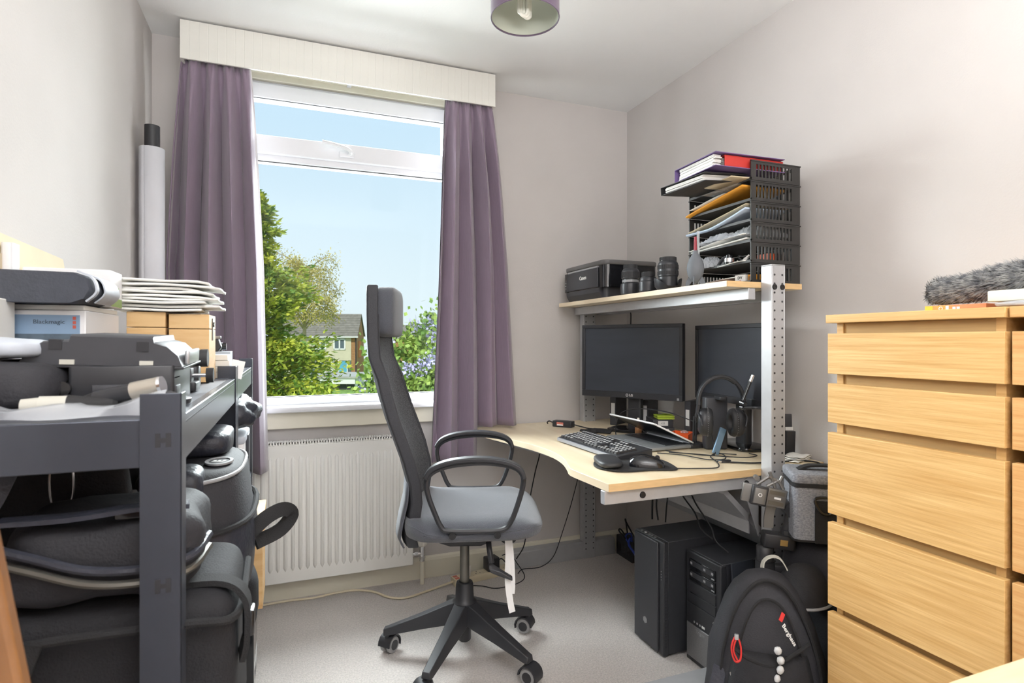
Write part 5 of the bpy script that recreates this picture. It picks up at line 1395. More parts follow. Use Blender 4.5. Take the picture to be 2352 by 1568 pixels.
# ------------------------------------------------------------------ bags and gimbal by the chest
BB = thing('equipment_bag', 'large soft black bag standing on the floor under the grey cooler case', 'bag', (1.605, 1.29, 0))
MB().soft(-0.155, 0.155, -0.155, 0.150, 0.0, 0.555, 5, 36, 22, 0.02, 7, 3).build('body', 'nylon_soft', BB, smooth=80)
MB().strap([(-0.07, -0.158, 0.40), (-0.075, -0.175, 0.46), (-0.03, -0.17, 0.52), (0.03, -0.14, 0.565)], 0.03, 0.004, (0, -1, 0.3), 6).build('strap', 'webbing', BB, bev=0.002)
MB().tube([(-0.145, -0.10, 0.02), (-0.157, -0.10, 0.2), (-0.152, -0.10, 0.38), (-0.12, -0.11, 0.52), (0.0, -0.13, 0.553)], 0.005, 7, 6).build('piping', 'webbing', BB)
GC = thing('cooler_case', 'grey felt camera case with black base strap beside the chest of drawers', 'case', (1.408, 1.298, 0.560), R(-35))
MB().rbox(0, 0.21, 0, 0.15, 0.0, 0.165, 0.018, n=5, vert=True).build('body', 'grey_felt', GC, smooth=50, bev=0.004)
MB().rbox(-0.004, 0.214, -0.004, 0.154, 0.172, 0.202, 0.02, n=5).build('lid', 'grey_felt', GC, smooth=50)
MB().rbox(-0.003, 0.213, -0.003, 0.153, 0.162, 0.174, 0.02, n=5, vert=True).build('zip', 'webbing', GC, smooth=50)
MB().strap([(0.085, -0.004, 0.0), (0.085, -0.004, 0.08), (0.085, -0.005, 0.125)], 0.028, 0.003, (0, -1, 0), 3).build('webbing_strap', 'webbing', GC)
MB().tube([(0.06, -0.010, 0.135), (0.11, -0.010, 0.135), (0.112, -0.012, 0.115), (0.098, -0.014, 0.094), (0.085, -0.014, 0.09), (0.072, -0.014, 0.094), (0.058, -0.012, 0.115)], 0.0042, 8, 4, closed=True).build('d_ring', 'black_gloss', GC)
MB().strap([(0.02, 0.075, 0.196), (0.06, 0.075, 0.214), (0.14, 0.075, 0.214), (0.19, 0.075, 0.196)], 0.016, 0.003, (0, 0, 1), 5).build('handle', 'webbing', GC)
MB().rbox(-0.002, 0.212, -0.002, 0.152, 0.0, 0.006, 0.018, n=5, vert=True).build('base_piping', 'webbing', GC, smooth=50)

# gimbal on an extension pole
GI = thing('camera_gimbal', 'black handheld camera gimbal standing upright in front of the desk post', 'gimbal', (1.398, 1.40, -0.088), R(-30))
MB().cyl((0, 0, 0.118), (0, 0, 0.33), 0.013, n=14).build('extension_pole', 'gimbal_black', GI)
for k in range(3): MB().cyl((0, 0, 0.14), (0.09 * math.cos(R(120 * k + 30)), 0.09 * math.sin(R(120 * k + 30)), 0.096), 0.007, n=8).build('tripod_leg', 'gimbal_black', GI)
MB().lathe([(0.018, 0.31), (0.023, 0.32), (0.024, 0.46), (0.027, 0.48), (0.029, 0.50), (0.029, 0.55), (0.026, 0.565), (0.026, 0.60), (0.02, 0.606), (0.001, 0.607)], 28).build('grip', 'gimbal_black', GI, smooth=50)
MB().cyl((0, 0, 0.492), (0, 0, 0.497), 0.0298, n=28).build('grip_ring', 'bolt_dark', GI)
MB().cyl((0, 0, 0.556), (0, 0, 0.56), 0.0285, n=28).build('grip_ring', 'bolt_dark', GI)
MB().rbox(-0.02, 0.012, -0.034, -0.024, 0.515, 0.54, 0.006).build('control_button', 'black_gloss', GI)
MB().rbox(0.02, 0.06, -0.012, 0.012, 0.505, 0.545, 0.006).build('side_mount', 'gimbal_black', GI)
MB().rbox(-0.075, 0.02, -0.028, 0.02, 0.602, 0.645, 0.008, M=T(0, 0, 0, ry=6)).build('pan_motor', 'gimbal_black', GI)
MB().box(-0.028, -0.006, -0.0295, -0.028, 0.615, 0.633, M=T(0, 0, 0, ry=6)).build('gold_badge', 'gold', GI, smooth=0)
MB().rbox(-0.02, 0.03, -0.02, 0.018, 0.64, 0.66, 0.006, M=T(0, 0, 0, ry=6)).build('roll_block', 'gimbal_black', GI)
MB().tube([(0.0, 0.0, 0.61), (0.045, 0.0, 0.625), (0.068, 0.0, 0.67), (0.075, 0.0, 0.72)], 0.015, 10, 5).build('arm', 'gimbal_black', GI)
MB().cyl((0.08, -0.03, 0.725), (0.08, 0.03, 0.725), 0.028, n=22).build('tilt_motor', 'gimbal_black', GI)
MB().strap([(0.01, 0.0, 0.66), (0.012, 0.0, 0.70), (0.02, 0.0, 0.735)], 0.014, 0.004, (0, -1, 0), 3).build('riser', 'gimbal_grey', GI)
pm = T(-0.005, -0.02, 0.765, ry=10)
pl_ = MB().rbox(-0.07, 0.062, -0.008, 0.006, -0.028, 0.028, 0.004, M=pm).build('camera_plate', 'gimbal_grey', GI)
MB().rbox(-0.046, 0.002, -0.024, -0.007, -0.030, 0.030, 0.005, M=pm).build('clamp', 'gimbal_black', pl_)
MB().rbox(-0.040, -0.004, -0.026, -0.0235, -0.024, 0.024, 0.004, M=pm).build('quick_release', 'gimbal_grey', pl_)
MB().lathe([(0.004, 0), (0.006, 0), (0.006, 0.001), (0.004, 0.001)], 14, pm @ T(-0.022, -0.026, 0.004, rx=90)).build('emblem', 'label_white', pl_)
for zz in (-0.016, 0.016): MB().box(0.01, 0.055, -0.0092, -0.008, zz - 0.006, zz + 0.006, M=pm).build('plate_slot', 'dull_metal', pl_, smooth=0)
MB().box(0.025, 0.045, -0.0094, -0.008, -0.003, 0.003, M=pm).build('maker_mark', 'label_white', pl_, smooth=0)
cg = MB()
for a_, b_ in (((-0.03, 0.03), (0.0, 0.06)), ((0.0, 0.06), (0.035, 0.05)), ((0.035, 0.05), (0.05, 0.03)), ((0.0, 0.03), (0.03, 0.055)), ((0.01, 0.06), (0.025, 0.03)), ((0.035, 0.05), (0.04, 0.07)), ((0.01, 0.06), (0.0, 0.075))): cg.cyl(pm @ Vector((a_[0], 0, a_[1])), pm @ Vector((b_[0], 0, b_[1])), 0.0055, n=8)
cg.cyl(pm @ Vector((-0.035, -0.01, 0.05)), pm @ Vector((-0.035, 0.01, 0.05)), 0.008, n=10)
cg.build('clamp_cage', 'gimbal_grey', GI)

# backpack
BP = thing('backpack', 'black backpack with red zip cords and light grey grab loop, in the foreground', 'backpack', (1.268, 1.268, 0), R(-36))
def bp_ring(z, w_, d_, n_=40, off=0.0, lump=0.011):
    r_ = []
    for j in range(n_):
        a = 2 * math.pi * j / n_
        e = 2 / 2.8
        x = w_ * math.copysign(abs(math.cos(a)) ** e, math.cos(a)); y = d_ * math.copysign(abs(math.sin(a)) ** e, math.sin(a))
        q = Vector((x * 9, y * 9, z * 8)); dd = lump * (noise.noise(q) + 0.6 * noise.noise(q * 2.4))
        r_.append((x * (1 + dd * 6) + 0.05 * (0.45 - z) * 0.2, y * (1 + dd * 6) + off, z))
    return r_
body = MB().loft([bp_ring(0.0, 0.15, 0.10), bp_ring(0.02, 0.19, 0.135), bp_ring(0.10, 0.205, 0.145), bp_ring(0.20, 0.20, 0.14), bp_ring(0.28, 0.185, 0.125, off=0.008), bp_ring(0.35, 0.165, 0.108, off=0.014), bp_ring(0.41, 0.138, 0.088, off=0.02), bp_ring(0.455, 0.105, 0.068, off=0.024), bp_ring(0.485, 0.064, 0.044, off=0.028), bp_ring(0.497, 0.02, 0.018, off=0.03)])
body.build('body', 'nylon_soft', BP, smooth=80)
fp = MB().loft([[(x * w_ + (0 if 1 else 0), -y0 - dpt * math.sqrt(max(0, 1 - x * x)), z) for x in [-1 + 2 * k / 14 for k in range(15)]] for z, w_, y0, dpt in ((0.02, 0.13, 0.12, 0.02), (0.06, 0.15, 0.13, 0.055), (0.16, 0.15, 0.125, 0.065), (0.24, 0.135, 0.115, 0.06), (0.30, 0.12, 0.10, 0.045), (0.315, 0.115, 0.098, 0.02))], closed=False, caps=False)
o = fp.build('front_pocket', 'nylon_black', BP, smooth=80); o.modifiers.new('s', 'SOLIDIFY').thickness = 0.004
MB().tube([(-0.118, -0.11, 0.315), (-0.07, -0.135, 0.30), (0.0, -0.146, 0.295), (0.07, -0.135, 0.33), (0.118, -0.11, 0.35)], 0.006, 8, 6).build('pocket_hem', 'webbing', BP)
MB().tube([(-0.15, -0.105, 0.12), (-0.158, -0.09, 0.25), (-0.13, -0.075, 0.36), (-0.085, -0.058, 0.44), (-0.02, -0.045, 0.487), (0.05, -0.05, 0.475), (0.105, -0.065, 0.41), (0.15, -0.085, 0.3), (0.168, -0.10, 0.16)], 0.006, 8, 7).build('zip', 'webbing', BP)
MB().tube([(-0.10, -0.115, 0.2), (-0.105, -0.108, 0.30), (-0.07, -0.095, 0.40), (-0.02, -0.078, 0.445), (0.04, -0.085, 0.43), (0.09, -0.105, 0.34), (0.115, -0.12, 0.22)], 0.0045, 8, 7).build('inner_zip', 'webbing', BP)
for sgn, (cx_, cy_, cz_) in ((1, (-0.112, -0.125, 0.325)), (1, (0.105, -0.152, 0.165))):
    MB().tube([(cx_, cy_, cz_ + 0.03), (cx_ - 0.016, cy_ - 0.006, cz_), (cx_ - 0.006, cy_ - 0.010, cz_ - 0.034), (cx_ + 0.012, cy_ - 0.008, cz_ - 0.03), (cx_ + 0.014, cy_ - 0.004, cz_ + 0.004)], 0.003, 8, 6, closed=True).tube([(cx_ + 0.002, cy_, cz_ + 0.03), (cx_ - 0.01, cy_ - 0.012, cz_ - 0.004), (cx_ + 0.002, cy_ - 0.014, cz_ - 0.03)], 0.0028, 8, 6).build('zip_cord', 'red_cord', BP)
    MB().rbox(cx_ - 0.006, cx_ + 0.008, cy_ - 0.008, cy_ + 0.002, cz_ + 0.022, cz_ + 0.036, 0.003).build('cord_stop', 'silver', BP)
sk = MB()
for k in range(7):
    q = (0.012 + 0.01 * math.sin(k * 1.1), -0.165 + 0.003 * k - (0.0 if k < 4 else 0.008), 0.345 - 0.026 * k)
    sk.lathe([(0.002, -0.012), (0.009, -0.008), (0.0105, 0.0), (0.009, 0.008), (0.002, 0.012)], 12, T(*q, rx=25 * math.sin(k * 2.2), ry=60 + 20 * math.cos(k)))
sk.build('bead_chain', 'skull_white', BP, smooth=60)
text('Berghaus', 'lettering', 'label_white', BP, T(0.055, -0.118, 0.372, rx=70, rz=18) @ Matrix.Rotation(R(-58), 4, 'Z'), 0.017, bold=0.0004)
MB().box(-0.006, 0.006, -0.001, 0.001, -0.012, 0.012, M=T(0.034, -0.11, 0.415, rx=-20, ry=30)).build('red_mark', 'red_cord', BP, smooth=0)
MB().strap([(0.0, 0.07, 0.468), (0.005, 0.08, 0.505), (0.035, 0.085, 0.522), (0.07, 0.085, 0.512), (0.105, 0.08, 0.45), (0.112, 0.07, 0.40)], 0.010, 0.002, lambda p: (p.x - 0.03, 0, p.z - 0.44), 6).build('grab_loop', 'grey_strap', BP)
MB().strap([(-0.16, -0.09, 0.25), (-0.185, -0.12, 0.17), (-0.20, -0.13, 0.08), (-0.20, -0.12, 0.01)], 0.022, 0.003, (-0.3, -1, 0.1), 6).build('side_pocket', 'nylon_sheen', BP, bev=0.001)
MB().tube([(-0.13, -0.115, 0.25), (-0.118, -0.135, 0.21), (-0.128, -0.14, 0.18), (-0.14, -0.135, 0.165)], 0.0035, 7, 5).build('chrome_hook', 'chrome', BP)
for o in BP.children: o.data.transform(Matrix.Diagonal((0.80, 0.80, 1.0, 1)))
CP = thing('cap', 'dark mesh cap lying over the back of the backpack beside the chest', 'cap', (1.375, 1.235, 0.40), R(20))
cr = []
for k in range(8):
    z = 0.10 * math.sin(math.pi / 2 * k / 7); rr = 0.092 * math.cos(math.pi / 2 * k / 7 * 0.985)
    cr.append([(rr * math.cos(2 * math.pi * j / 32), rr * 0.8 * math.sin(2 * math.pi * j / 32), z) for j in range(32)])
MB().loft(cr).build('crown', 'nylon_black', CP, smooth=80)
MB().tube([(0.093 * math.cos(2 * math.pi * j / 32), 0.075 * math.sin(2 * math.pi * j / 32), 0.004) for j in range(32)], 0.004, 6, closed=True).build('edge_binding', 'print_grey', CP)
CP.location = (1.405, 1.262, 0.405)

# ------------------------------------------------------------------ on and by the chests
mat('fur_dark', srgb(88, 90, 96), 0.7, col2=srgb(168, 168, 166), scale=60, detail=3)
mat('book_orange', srgb(226, 136, 92), 0.6, col2=srgb(236, 170, 70), scale=9, lo=0.45, hi=0.6)
mat('book_yellow', srgb(232, 192, 60), 0.6)
BK = thing('book', 'orange and yellow book lying on the oak chest under the fluffy microphone cover', 'book', (1.36, 0.762, CHH), R(2))
MB().box(0, 0.17, 0, 0.122, 0, 0.0125).build('cover', 'book_orange', BK, bev=0.0008)
MB().box(-0.0006, 0, 0.105, 0.1215, 0.0006, 0.012).build('yellow_spine_end', 'book_yellow', BK, smooth=0)
MB().lathe([(0.003, 0), (0.0042, 0), (0.0042, 0.0004), (0.003, 0.0004)], 16, T(-0.0006, 0.088, 0.0055, ry=-90)).build('logo', 'label_white', BK)
for y, h_ in ((0.072, 0.008), (0.058, 0.005), (0.050, 0.005)): MB().box(-0.0007, 0, y, y + 0.006, 0.003, 0.003 + h_).build('spine_print', 'label_white', BK, smooth=0)
MW = thing('fluffy_windshield', 'grey long-haired fluffy microphone windshield on the oak chest', 'windshield', (1.44, 0.93, CHH + 0.0455))
core = MB().loft([[(rr * math.cos(2 * math.pi * j / 20) + ox, yy, oz + rr * 0.92 * math.sin(2 * math.pi * j / 20)) for j in range(20)] for yy, rr, ox, oz in ((0.0, 0.008, 0.0, 0.0), (-0.01, 0.024, 0.0, 0.0), (-0.03, 0.031, 0, 0.001), (-0.09, 0.032, 0, 0.004), (-0.16, 0.035, 0.0, 0.018), (-0.22, 0.034, 0.0, 0.024), (-0.26, 0.028, 0.0, 0.024), (-0.275, 0.008, 0.0, 0.024))])
core.build('core', 'gel_black', MW, smooth=80)
rf = random.Random(2); fu = MB()
prof_f = [(0.0, 0.008, 0.0), (-0.01, 0.024, 0.0), (-0.03, 0.031, 0.001), (-0.09, 0.032, 0.004), (-0.16, 0.035, 0.018), (-0.22, 0.034, 0.024), (-0.26, 0.028, 0.024)]
for k in range(9000):
    yy = -0.265 * rf.random(); i = 0
    while i < len(prof_f) - 2 and prof_f[i + 1][0] > yy: i += 1
    t_ = (yy - prof_f[i][0]) / (prof_f[i + 1][0] - prof_f[i][0]); rr = prof_f[i][1] + t_ * (prof_f[i + 1][1] - prof_f[i][1]); oz = prof_f[i][2] + t_ * (prof_f[i + 1][2] - prof_f[i][2])
    a = rf.uniform(0, 6.283); nx, nz = math.cos(a), math.sin(a)
    p = Vector((rr * nx, yy, oz + rr * 0.92 * nz))
    lean = 0.9 if yy < -0.03 else -0.4
    d = Vector((nx * 0.75 + rf.uniform(-.35, .35), lean + rf.uniform(-.5, .5), nz * 0.75 + rf.uniform(-.35, .35) - 0.15)).normalized()
    L = rf.uniform(0.010, 0.021); sd = d.cross(Vector((nx, 0.1, nz))).normalized() * 0.0006
    q = p + d * L * 0.5 + Vector((nx, 0, nz)) * 0.002; e = p + d * L
    if e.z < -0.030: continue
    fu.add([p - sd, p + sd, q + sd * 0.8, q - sd * 0.8, e], [(0, 1, 2, 3), (3, 2, 4)])
fu.build('fur', 'fur_dark', MW, smooth=0, kind='stuff')
WB = thing('wooden_block', 'cream block at the right picture edge on the redder chest', 'block', (1.34, 0.60, CHH + 0.014))
MB().rbox(0, 0.10, 0, 0.15, 0.0, 0.022, 0.004).build('block', 'cream_paint', WB)
tag(MB().soft(1.31, 1.40, 0.58, 0.735, CHH, CHH + 0.0135, 3, 24, 10, 0.004, 40, 2).build('plastic_packet', 'clear_film', None, smooth=40), 'clear plastic packet on the redder chest beside the fluffy windshield', 'packet')
# pale table corner near the camera
mat('pale_wood', srgb(222, 194, 152), 0.45, col2=srgb(232, 206, 166), scale=5, stretch=(1, 10, 10))
TB = thing('side_table', 'pale wooden table whose corner shows at the bottom right of the picture', 'table', (0, 0, 0))
MB().rbox(0.74, 1.285, 0.02, 0.468, 0.715, 0.74, 0.02).build('tabletop', 'pale_wood', TB)
for x in (0.78, 1.24):
    for y in (0.06, 0.41): MB().box(x - 0.02, x + 0.02, y - 0.02, y + 0.02, 0, 0.715).build('leg', 'pale_wood', TB, bev=0.002)
# ------------------------------------------------------------------ steel shelving along the left wall
mat('rack_steel', srgb(80, 84, 94), 0.3, 0.45, var=0.03, scale=20)
mat('rack_board', srgb(112, 114, 122), 0.6, var=0.1, scale=12, stretch=(1, 6, 1))
mat('pine', srgb(222, 186, 134), 0.55, col2=srgb(204, 158, 102), scale=2.2, stretch=(3, 3, 22), lo=0.4, hi=0.75)
mat('kraft', srgb(226, 208, 178), 0.8, var=0.04, scale=8)
mat('box_white', srgb(238, 238, 240), 0.55)
mat('sleeve_grey', srgb(70, 74, 84), 0.8, var=0.06, scale=60, bump=0.15, bscale=200)
mat('sleeve_trim', srgb(190, 196, 206), 0.6, var=0.05, scale=30)
mat('photo_sky', srgb(120, 148, 178), 0.5, col2=srgb(150, 176, 204), scale=3)
mat('photo_wood', srgb(40, 52, 64), 0.5, col2=srgb(92, 108, 122), scale=24)
mat('green_print', srgb(150, 176, 110), 0.5)
mat('red_print', srgb(196, 92, 78), 0.5)
mat('mic_silver', srgb(196, 190, 178), 0.3, 0.7)
mat('varnish_brown', srgb(142, 98, 60), 0.3, col2=srgb(112, 74, 42), scale=4, stretch=(4, 4, 1), coat=0.4)
SXF, SXB = -0.130, -0.530
def rack(label, y0, y1, zs, end_near):
    t = thing('shelving_unit', label, 'shelving', (0, 0, 0), group='grey steel shelving units')
    th = 0.0022; fw, ew = 0.034, 0.047
    posts = []
    for (py_, sy) in (((y0), 1), ((y1), -1)):
        for (px_, sx) in ((SXF, -1), (SXB, 1)):
            xa, xb = sorted((px_, px_ + sx * ew)); ya, yb = sorted((py_, py_ + sy * fw))
            b = MB()
            b.box(xa, xb, *sorted((py_, py_ + sy * th)), 0.0, 1.092)
            b.box(*sorted((px_, px_ + sx * th)), ya, yb, 0.0, 1.092)
            o = b.build('post', 'rack_steel', t, bev=0.0008)
            posts.append(o)
            if sy == 1 and sx == -1:
                for z in (1.032, 0.845, 0.66, 0.46):
                    MB().box(px_ - 0.030, px_ - 0.024, py_ - 0.0006, py_, z - 0.009, z + 0.009).box(px_ - 0.018, px_ - 0.012, py_ - 0.0006, py_, z - 0.009, z + 0.009).box(px_ - 0.024, px_ - 0.018, py_ - 0.0006, py_, z - 0.003, z + 0.003).build('slot', 'gasket', o, smooth=0)
    for z in zs:
        bm = MB().box(SXF - 0.018, SXF - 0.0025, y0 + th, y1 - th, z - 0.062, z).build('front_beam', 'rack_steel', t, bev=0.0015)
        MB().box(SXF - 0.019, SXF - 0.002, y0 + 0.01, y1 - 0.01, z - 0.0115, z - 0.0095).build('beam_lip', 'gasket', bm, smooth=0)
        MB().box(SXB + 0.0025, SXB + 0.018, y0 + th, y1 - th, z - 0.062, z).build('back_beam', 'rack_steel', t, bev=0.0015)
        MB().box(SXB + 0.01, SXF - 0.01, y0 + th, y0 + 0.016, z - 0.062, z).build('end_beam', 'rack_steel', t, bev=0.0015)
        MB().box(SXB + 0.01, SXF - 0.01, y1 - 0.016, y1 - th, z - 0.062, z).build('end_beam', 'rack_steel', t, bev=0.0015)
        MB().box(SXB + 0.02, SXF - 0.0185, y0 + 0.017, y1 - 0.017, z - 0.014, z - 0.002).build('shelf_board', 'rack_board', t, smooth=0)
    return t
RT = 1.060
rack('grey steel shelving unit nearest the camera, full of camera bags', 0.850, 1.702, (RT, 0.50, 0.09), True)
rack('grey steel shelving unit next to the curtain', 1.706, 2.405, (RT, 0.665, 0.29), False)
S0 = RT + 0.0005

# ---- on the near unit's top
o = thing('film_strip', 'sheet of clear plastic film lying along the near edge of the top shelf', 'film', (0, 0, 0))
rows = []
for i in range(25):
    x = -0.50 + 0.345 * i / 24
    hgt = 0.016 + 0.003 * math.sin(i * 0.9) + (0.016 * max(0, (i - 19) / 5) ** 1.5)
    rows.append([(x, 0.872 + 0.012 * math.sin(i * 0.7), S0 + 0.002), (x, 0.880, S0 + hgt * 0.8), (x, 0.898, S0 + hgt), (x + 0.01, 0.925, S0 + hgt * 0.75 + 0.003 * math.sin(i * 2.1)), (x + 0.012, 0.95, S0 + 0.003)])
MB().grid(rows).build('sheet', 'clear_film', o, smooth=60)
def mic(label, p, q, segs):
    t = thing('xlr_microphone', label, 'microphone', (0, 0, 0))
    p = Vector(p); q = Vector(q)
    for a, b, r1, r2, m, nm in segs: MB().cyl(p.lerp(q, a), p.lerp(q, b), r1, r2, 20).build(nm, m, t)
    return t
mic('black microphone with bright silver end lying at the near edge of the top shelf', (-0.262, 0.955, S0 + 0.016), (-0.166, 0.935, S0 + 0.037), [(0, 0.12, 0.008, 0.010, 'black_rubber', 'strain_relief'), (0.12, 0.60, 0.0105, 0.0115, 'black_plastic', 'barrel'), (0.60, 0.96, 0.0128, 0.0128, 'mic_silver', 'connector'), (0.96, 1.0, 0.0135, 0.0128, 'chrome', 'rim')])
mic('cream and black cable connector lying at the near left of the top shelf', (-0.328, 0.935, S0 + 0.0135), (-0.222, 0.945, S0 + 0.0115), [(0, 0.18, 0.009, 0.011, 'grey_strap', 'tail'), (0.18, 0.46, 0.0125, 0.0125, 'grey_strap', 'collar'), (0.46, 0.95, 0.012, 0.010, 'black_rubber', 'barrel'), (0.95, 1.0, 0.010, 0.006, 'black_rubber', 'end')])
cable('black lead knotted behind the microphone on the top shelf', [(-0.262, 0.955, S0 + 0.014), (-0.29, 0.97, S0 + 0.02), (-0.25, 0.985, S0 + 0.012), (-0.21, 0.965, S0 + 0.01), (-0.24, 0.945, S0 + 0.005), (-0.29, 0.95, S0 + 0.005), (-0.33, 0.99, S0 + 0.006)], 0.0045)
# dark folded bag at the far left
o = MB().soft(-0.50, -0.305, 0.96, 1.16, S0, S0 + 0.072, 4, 28, 14, 0.012, 14, 5).build('folded_bag', 'nylon_soft', None, smooth=80)
tag(o, 'dark folded cloth bag slumped at the left of the top shelf', 'bag')
o = MB().soft(-0.48, -0.33, 0.985, 1.13, S0 + 0.073, S0 + 0.102, 4, 28, 14, 0.006, 14, 8).build('white_pouch', 'sleeve_trim', None, smooth=80)
tag(o, 'pale grey pouch lying on the dark folded bag', 'pouch')
# black case under the light panel
CS2 = thing('battery_case', 'squat black battery case on the near end of the top shelf', 'case', (-0.30, 1.01, S0))
MB().rbox(0, 0.135, 0, 0.16, 0, 0.062, 0.006).build('body', 'black_plastic', CS2)
MB().rbox(0.03, 0.10, -0.004, 0.0, 0.018, 0.034, 0.002).build('latch', 'printer_black', CS2)
MB().cyl((-0.005, -0.008, 0.03), (-0.005, 0.004, 0.03), 0.011, n=18).build('dial', 'black_gloss', CS2)
LP = thing('light_panel', 'flat black hinged light panel with sloping sides lying over the battery case', 'light panel', (-0.362, 1.02, S0 + 0.066), rot=(R(1.5), R(2.0), 0))
pr_ = [(0.0, 0.0), (0.012, 0.021), (0.028, 0.034), (0.06, 0.036), (0.062, 0.045), (0.166, 0.045), (0.168, 0.037), (0.185, 0.032), (0.20, 0.018), (0.207, 0.0)]
MB().loft([[(x, y, z * k) for x, z in pr_] for y, k in ((0.0, 0.94), (0.006, 1.0), (0.165, 1.0), (0.172, 0.92))]).build('housing', 'printer_black', LP, smooth=30)
for x in (0.05, 0.15): MB().box(x, x + 0.018, -0.003, 0.004, 0.001, 0.008).build('hinge', 'grey_strap', LP, smooth=0)
for x in (0.036, 0.145): MB().box(x, x + 0.016, -0.001, 0.006, 0.022, 0.037).build('rib', 'black_plastic', LP, smooth=0)
MB().box(-0.004, 0.21, -0.004, 0.178, -0.004, -0.0005).build('lower_leaf', 'black_plastic', LP, bev=0.001)
MB().rbox(0.205, 0.212, 0.03, 0.14, 0.002, 0.024, 0.003).build('end_plate', 'silver', LP)
# white box with printed lid
WBX = thing('printed_box', 'white box with a printed landscape photo on its side, on the top shelf', 'box', (-0.478, 1.295, S0), R(0))
MB().box(0, 0.122, 0, 0.225, 0, 0.156).build('carton', 'box_white', WBX, bev=0.002)
MB().box(0.004, 0.113, -0.0006, 0, 0.098, 0.147).build('printed_photo', 'photo_sky', WBX, smooth=0)
MB().box(0.006, 0.1125, -0.0009, -0.0006, 0.099, 0.112).build('printed_treeline', 'photo_wood', WBX, smooth=0)
for k in range(3): MB().box(0.102, 0.107, -0.001, -0.0006, 0.122 + 0.008 * k, 0.128 + 0.008 * k).build('printed_square', 'red_print', WBX, smooth=0)
text('Blackmagic', 'lettering', 'photo_wood', WBX, T(0.066, -0.0012, 0.134, rx=90), 0.011, ext=0.0002)
GB = thing('grey_box', 'plain grey-white box at the left picture edge on the top shelf', 'box', (-0.532 + 0.002, 1.20, S0))
MB().box(0, 0.073, 0, 0.08, 0.0, 0.172).build('carton', 'paper', GB, bev=0.002)
tag(MB().rbox(-0.475, -0.358, 1.30, 1.52, S0 + 0.1565, S0 + 0.166, 0.004).build('padded_envelope', 'paper', None), 'thin pale padded envelope on the printed box', 'envelope')
LS = thing('laptop_sleeve', 'dark grey laptop sleeve with pale trim on top of the printed box', 'sleeve', (-0.548, 1.245, S0 + 0.1672))
sl_pr = [(0.0, 0.0), (0.185, 0.0), (0.205, 0.008), (0.214, 0.026), (0.208, 0.045), (0.19, 0.055), (0.0, 0.057)]
MB().loft([[(x * k, y, z) for x, z in sl_pr] for y, k in ((0.0, 0.985), (0.006, 1.0), (0.16, 1.0), (0.168, 0.98))]).build('sleeve', 'sleeve_grey', LS, smooth=40)
MB().strap([(0.203, 0.015, 0.0035), (0.216, 0.015, 0.016), (0.2195, 0.015, 0.028), (0.212, 0.015, 0.047), (0.19, 0.015, 0.0585)], 0.006, 0.0016, lambda p: (p.x - 0.15, 0, p.z - 0.028), 5).build('trim_band', 'sleeve_trim', LS)
MB().strap([(0.203, 0.11, 0.0035), (0.216, 0.11, 0.016), (0.2195, 0.11, 0.028), (0.212, 0.11, 0.047), (0.19, 0.11, 0.0585)], 0.05, 0.0012, lambda p: (p.x - 0.15, 0, p.z - 0.028), 5).build('pale_edge', 'sleeve_trim', LS)
TBX = thing('tall_box', 'white carton with green-printed end behind the laptop sleeve', 'box', (-0.500, 1.432, S0 + 0.17), R(0))
MB().box(0, 0.150, 0, 0.088, 0, 0.078).build('carton', 'box_white', TBX, bev=0.002)
MB().box(0.150, 0.1506, 0.004, 0.084, 0.002, 0.02).build('green_print', 'green_print', TBX, smooth=0)
text('241', 'lettering', 'green_print', TBX, T(0.1508, 0.044, 0.034, rx=90, rz=90), 0.026, ext=0.0003)
# kraft card and white tube against the wall
KC = thing('kraft_card', 'cream cardboard sheet with cut handle leaning on the left wall', 'cardboard', (XL + 0.006, 0, 0))
MB().loft([[(x, y, z) for y, z in ((0.98, S0), (1.72, S0), (1.75, 1.335), (1.735, 1.362), (1.41, 1.37), (0.98, 1.385))] for x in (0.0, 0.005)]).build('sheet', 'kraft', KC, smooth=0)
MB().loft([[(x, y, z) for y, z in ((1.0, S0), (1.60, S0), (1.60, 1.30), (1.566, 1.322), (1.0, 1.34))] for x in (0.010, 0.014)]).build('folded_flap', 'kraft', KC, smooth=0)
MB().tube([(0.0155, 1.53 + 0.02 * math.cos(R(a)), 1.315 + 0.022 * math.sin(R(a))) for a in range(200, 341, 20)], 0.0012, 6).build('cut_slot', 'bolt_dark', KC)
tag(MB().rbox(-0.518, -0.500, 1.385, 1.425, S0, 1.35, 0.006, vert=True).build('white_canister', 'box_white', None), 'slim white bottle standing against the wall at the far left of the top shelf', 'bottle')
# pine boxes with clasps and a pile of paper bags
def pine(label, x0, x1, y0, y1, h):
    t = thing('pine_box', label, 'box', (x0, y0, S0), group='small pine boxes')
    w_, d_ = x1 - x0, y1 - y0
    MB().box(0, w_, 0, d_, 0, h * 0.78).build('body', 'pine', t, bev=0.001)
    MB().box(0, w_, 0, d_, h * 0.79, h).build('lid', 'pine', t, bev=0.001)
    c = MB().box(w_, w_ + 0.002, d_ * 0.5 - 0.009, d_ * 0.5 + 0.009, h * 0.62, h * 0.95).cyl((w_, d_ * 0.5, h * 0.86), (w_ + 0.005, d_ * 0.5, h * 0.86), 0.006, n=10)
    c.build('clasp', 'dull_metal', t)
    return t
pine('pine box with metal clasp, deeper in the shelf under the paper pile', -0.345, -0.268, 1.535, 1.64, 0.166)
pine('pine box with a metal clasp at the shelf edge under the paper pile', -0.262, -0.178, 1.54, 1.665, 0.162)
rg_ = random.Random(4)
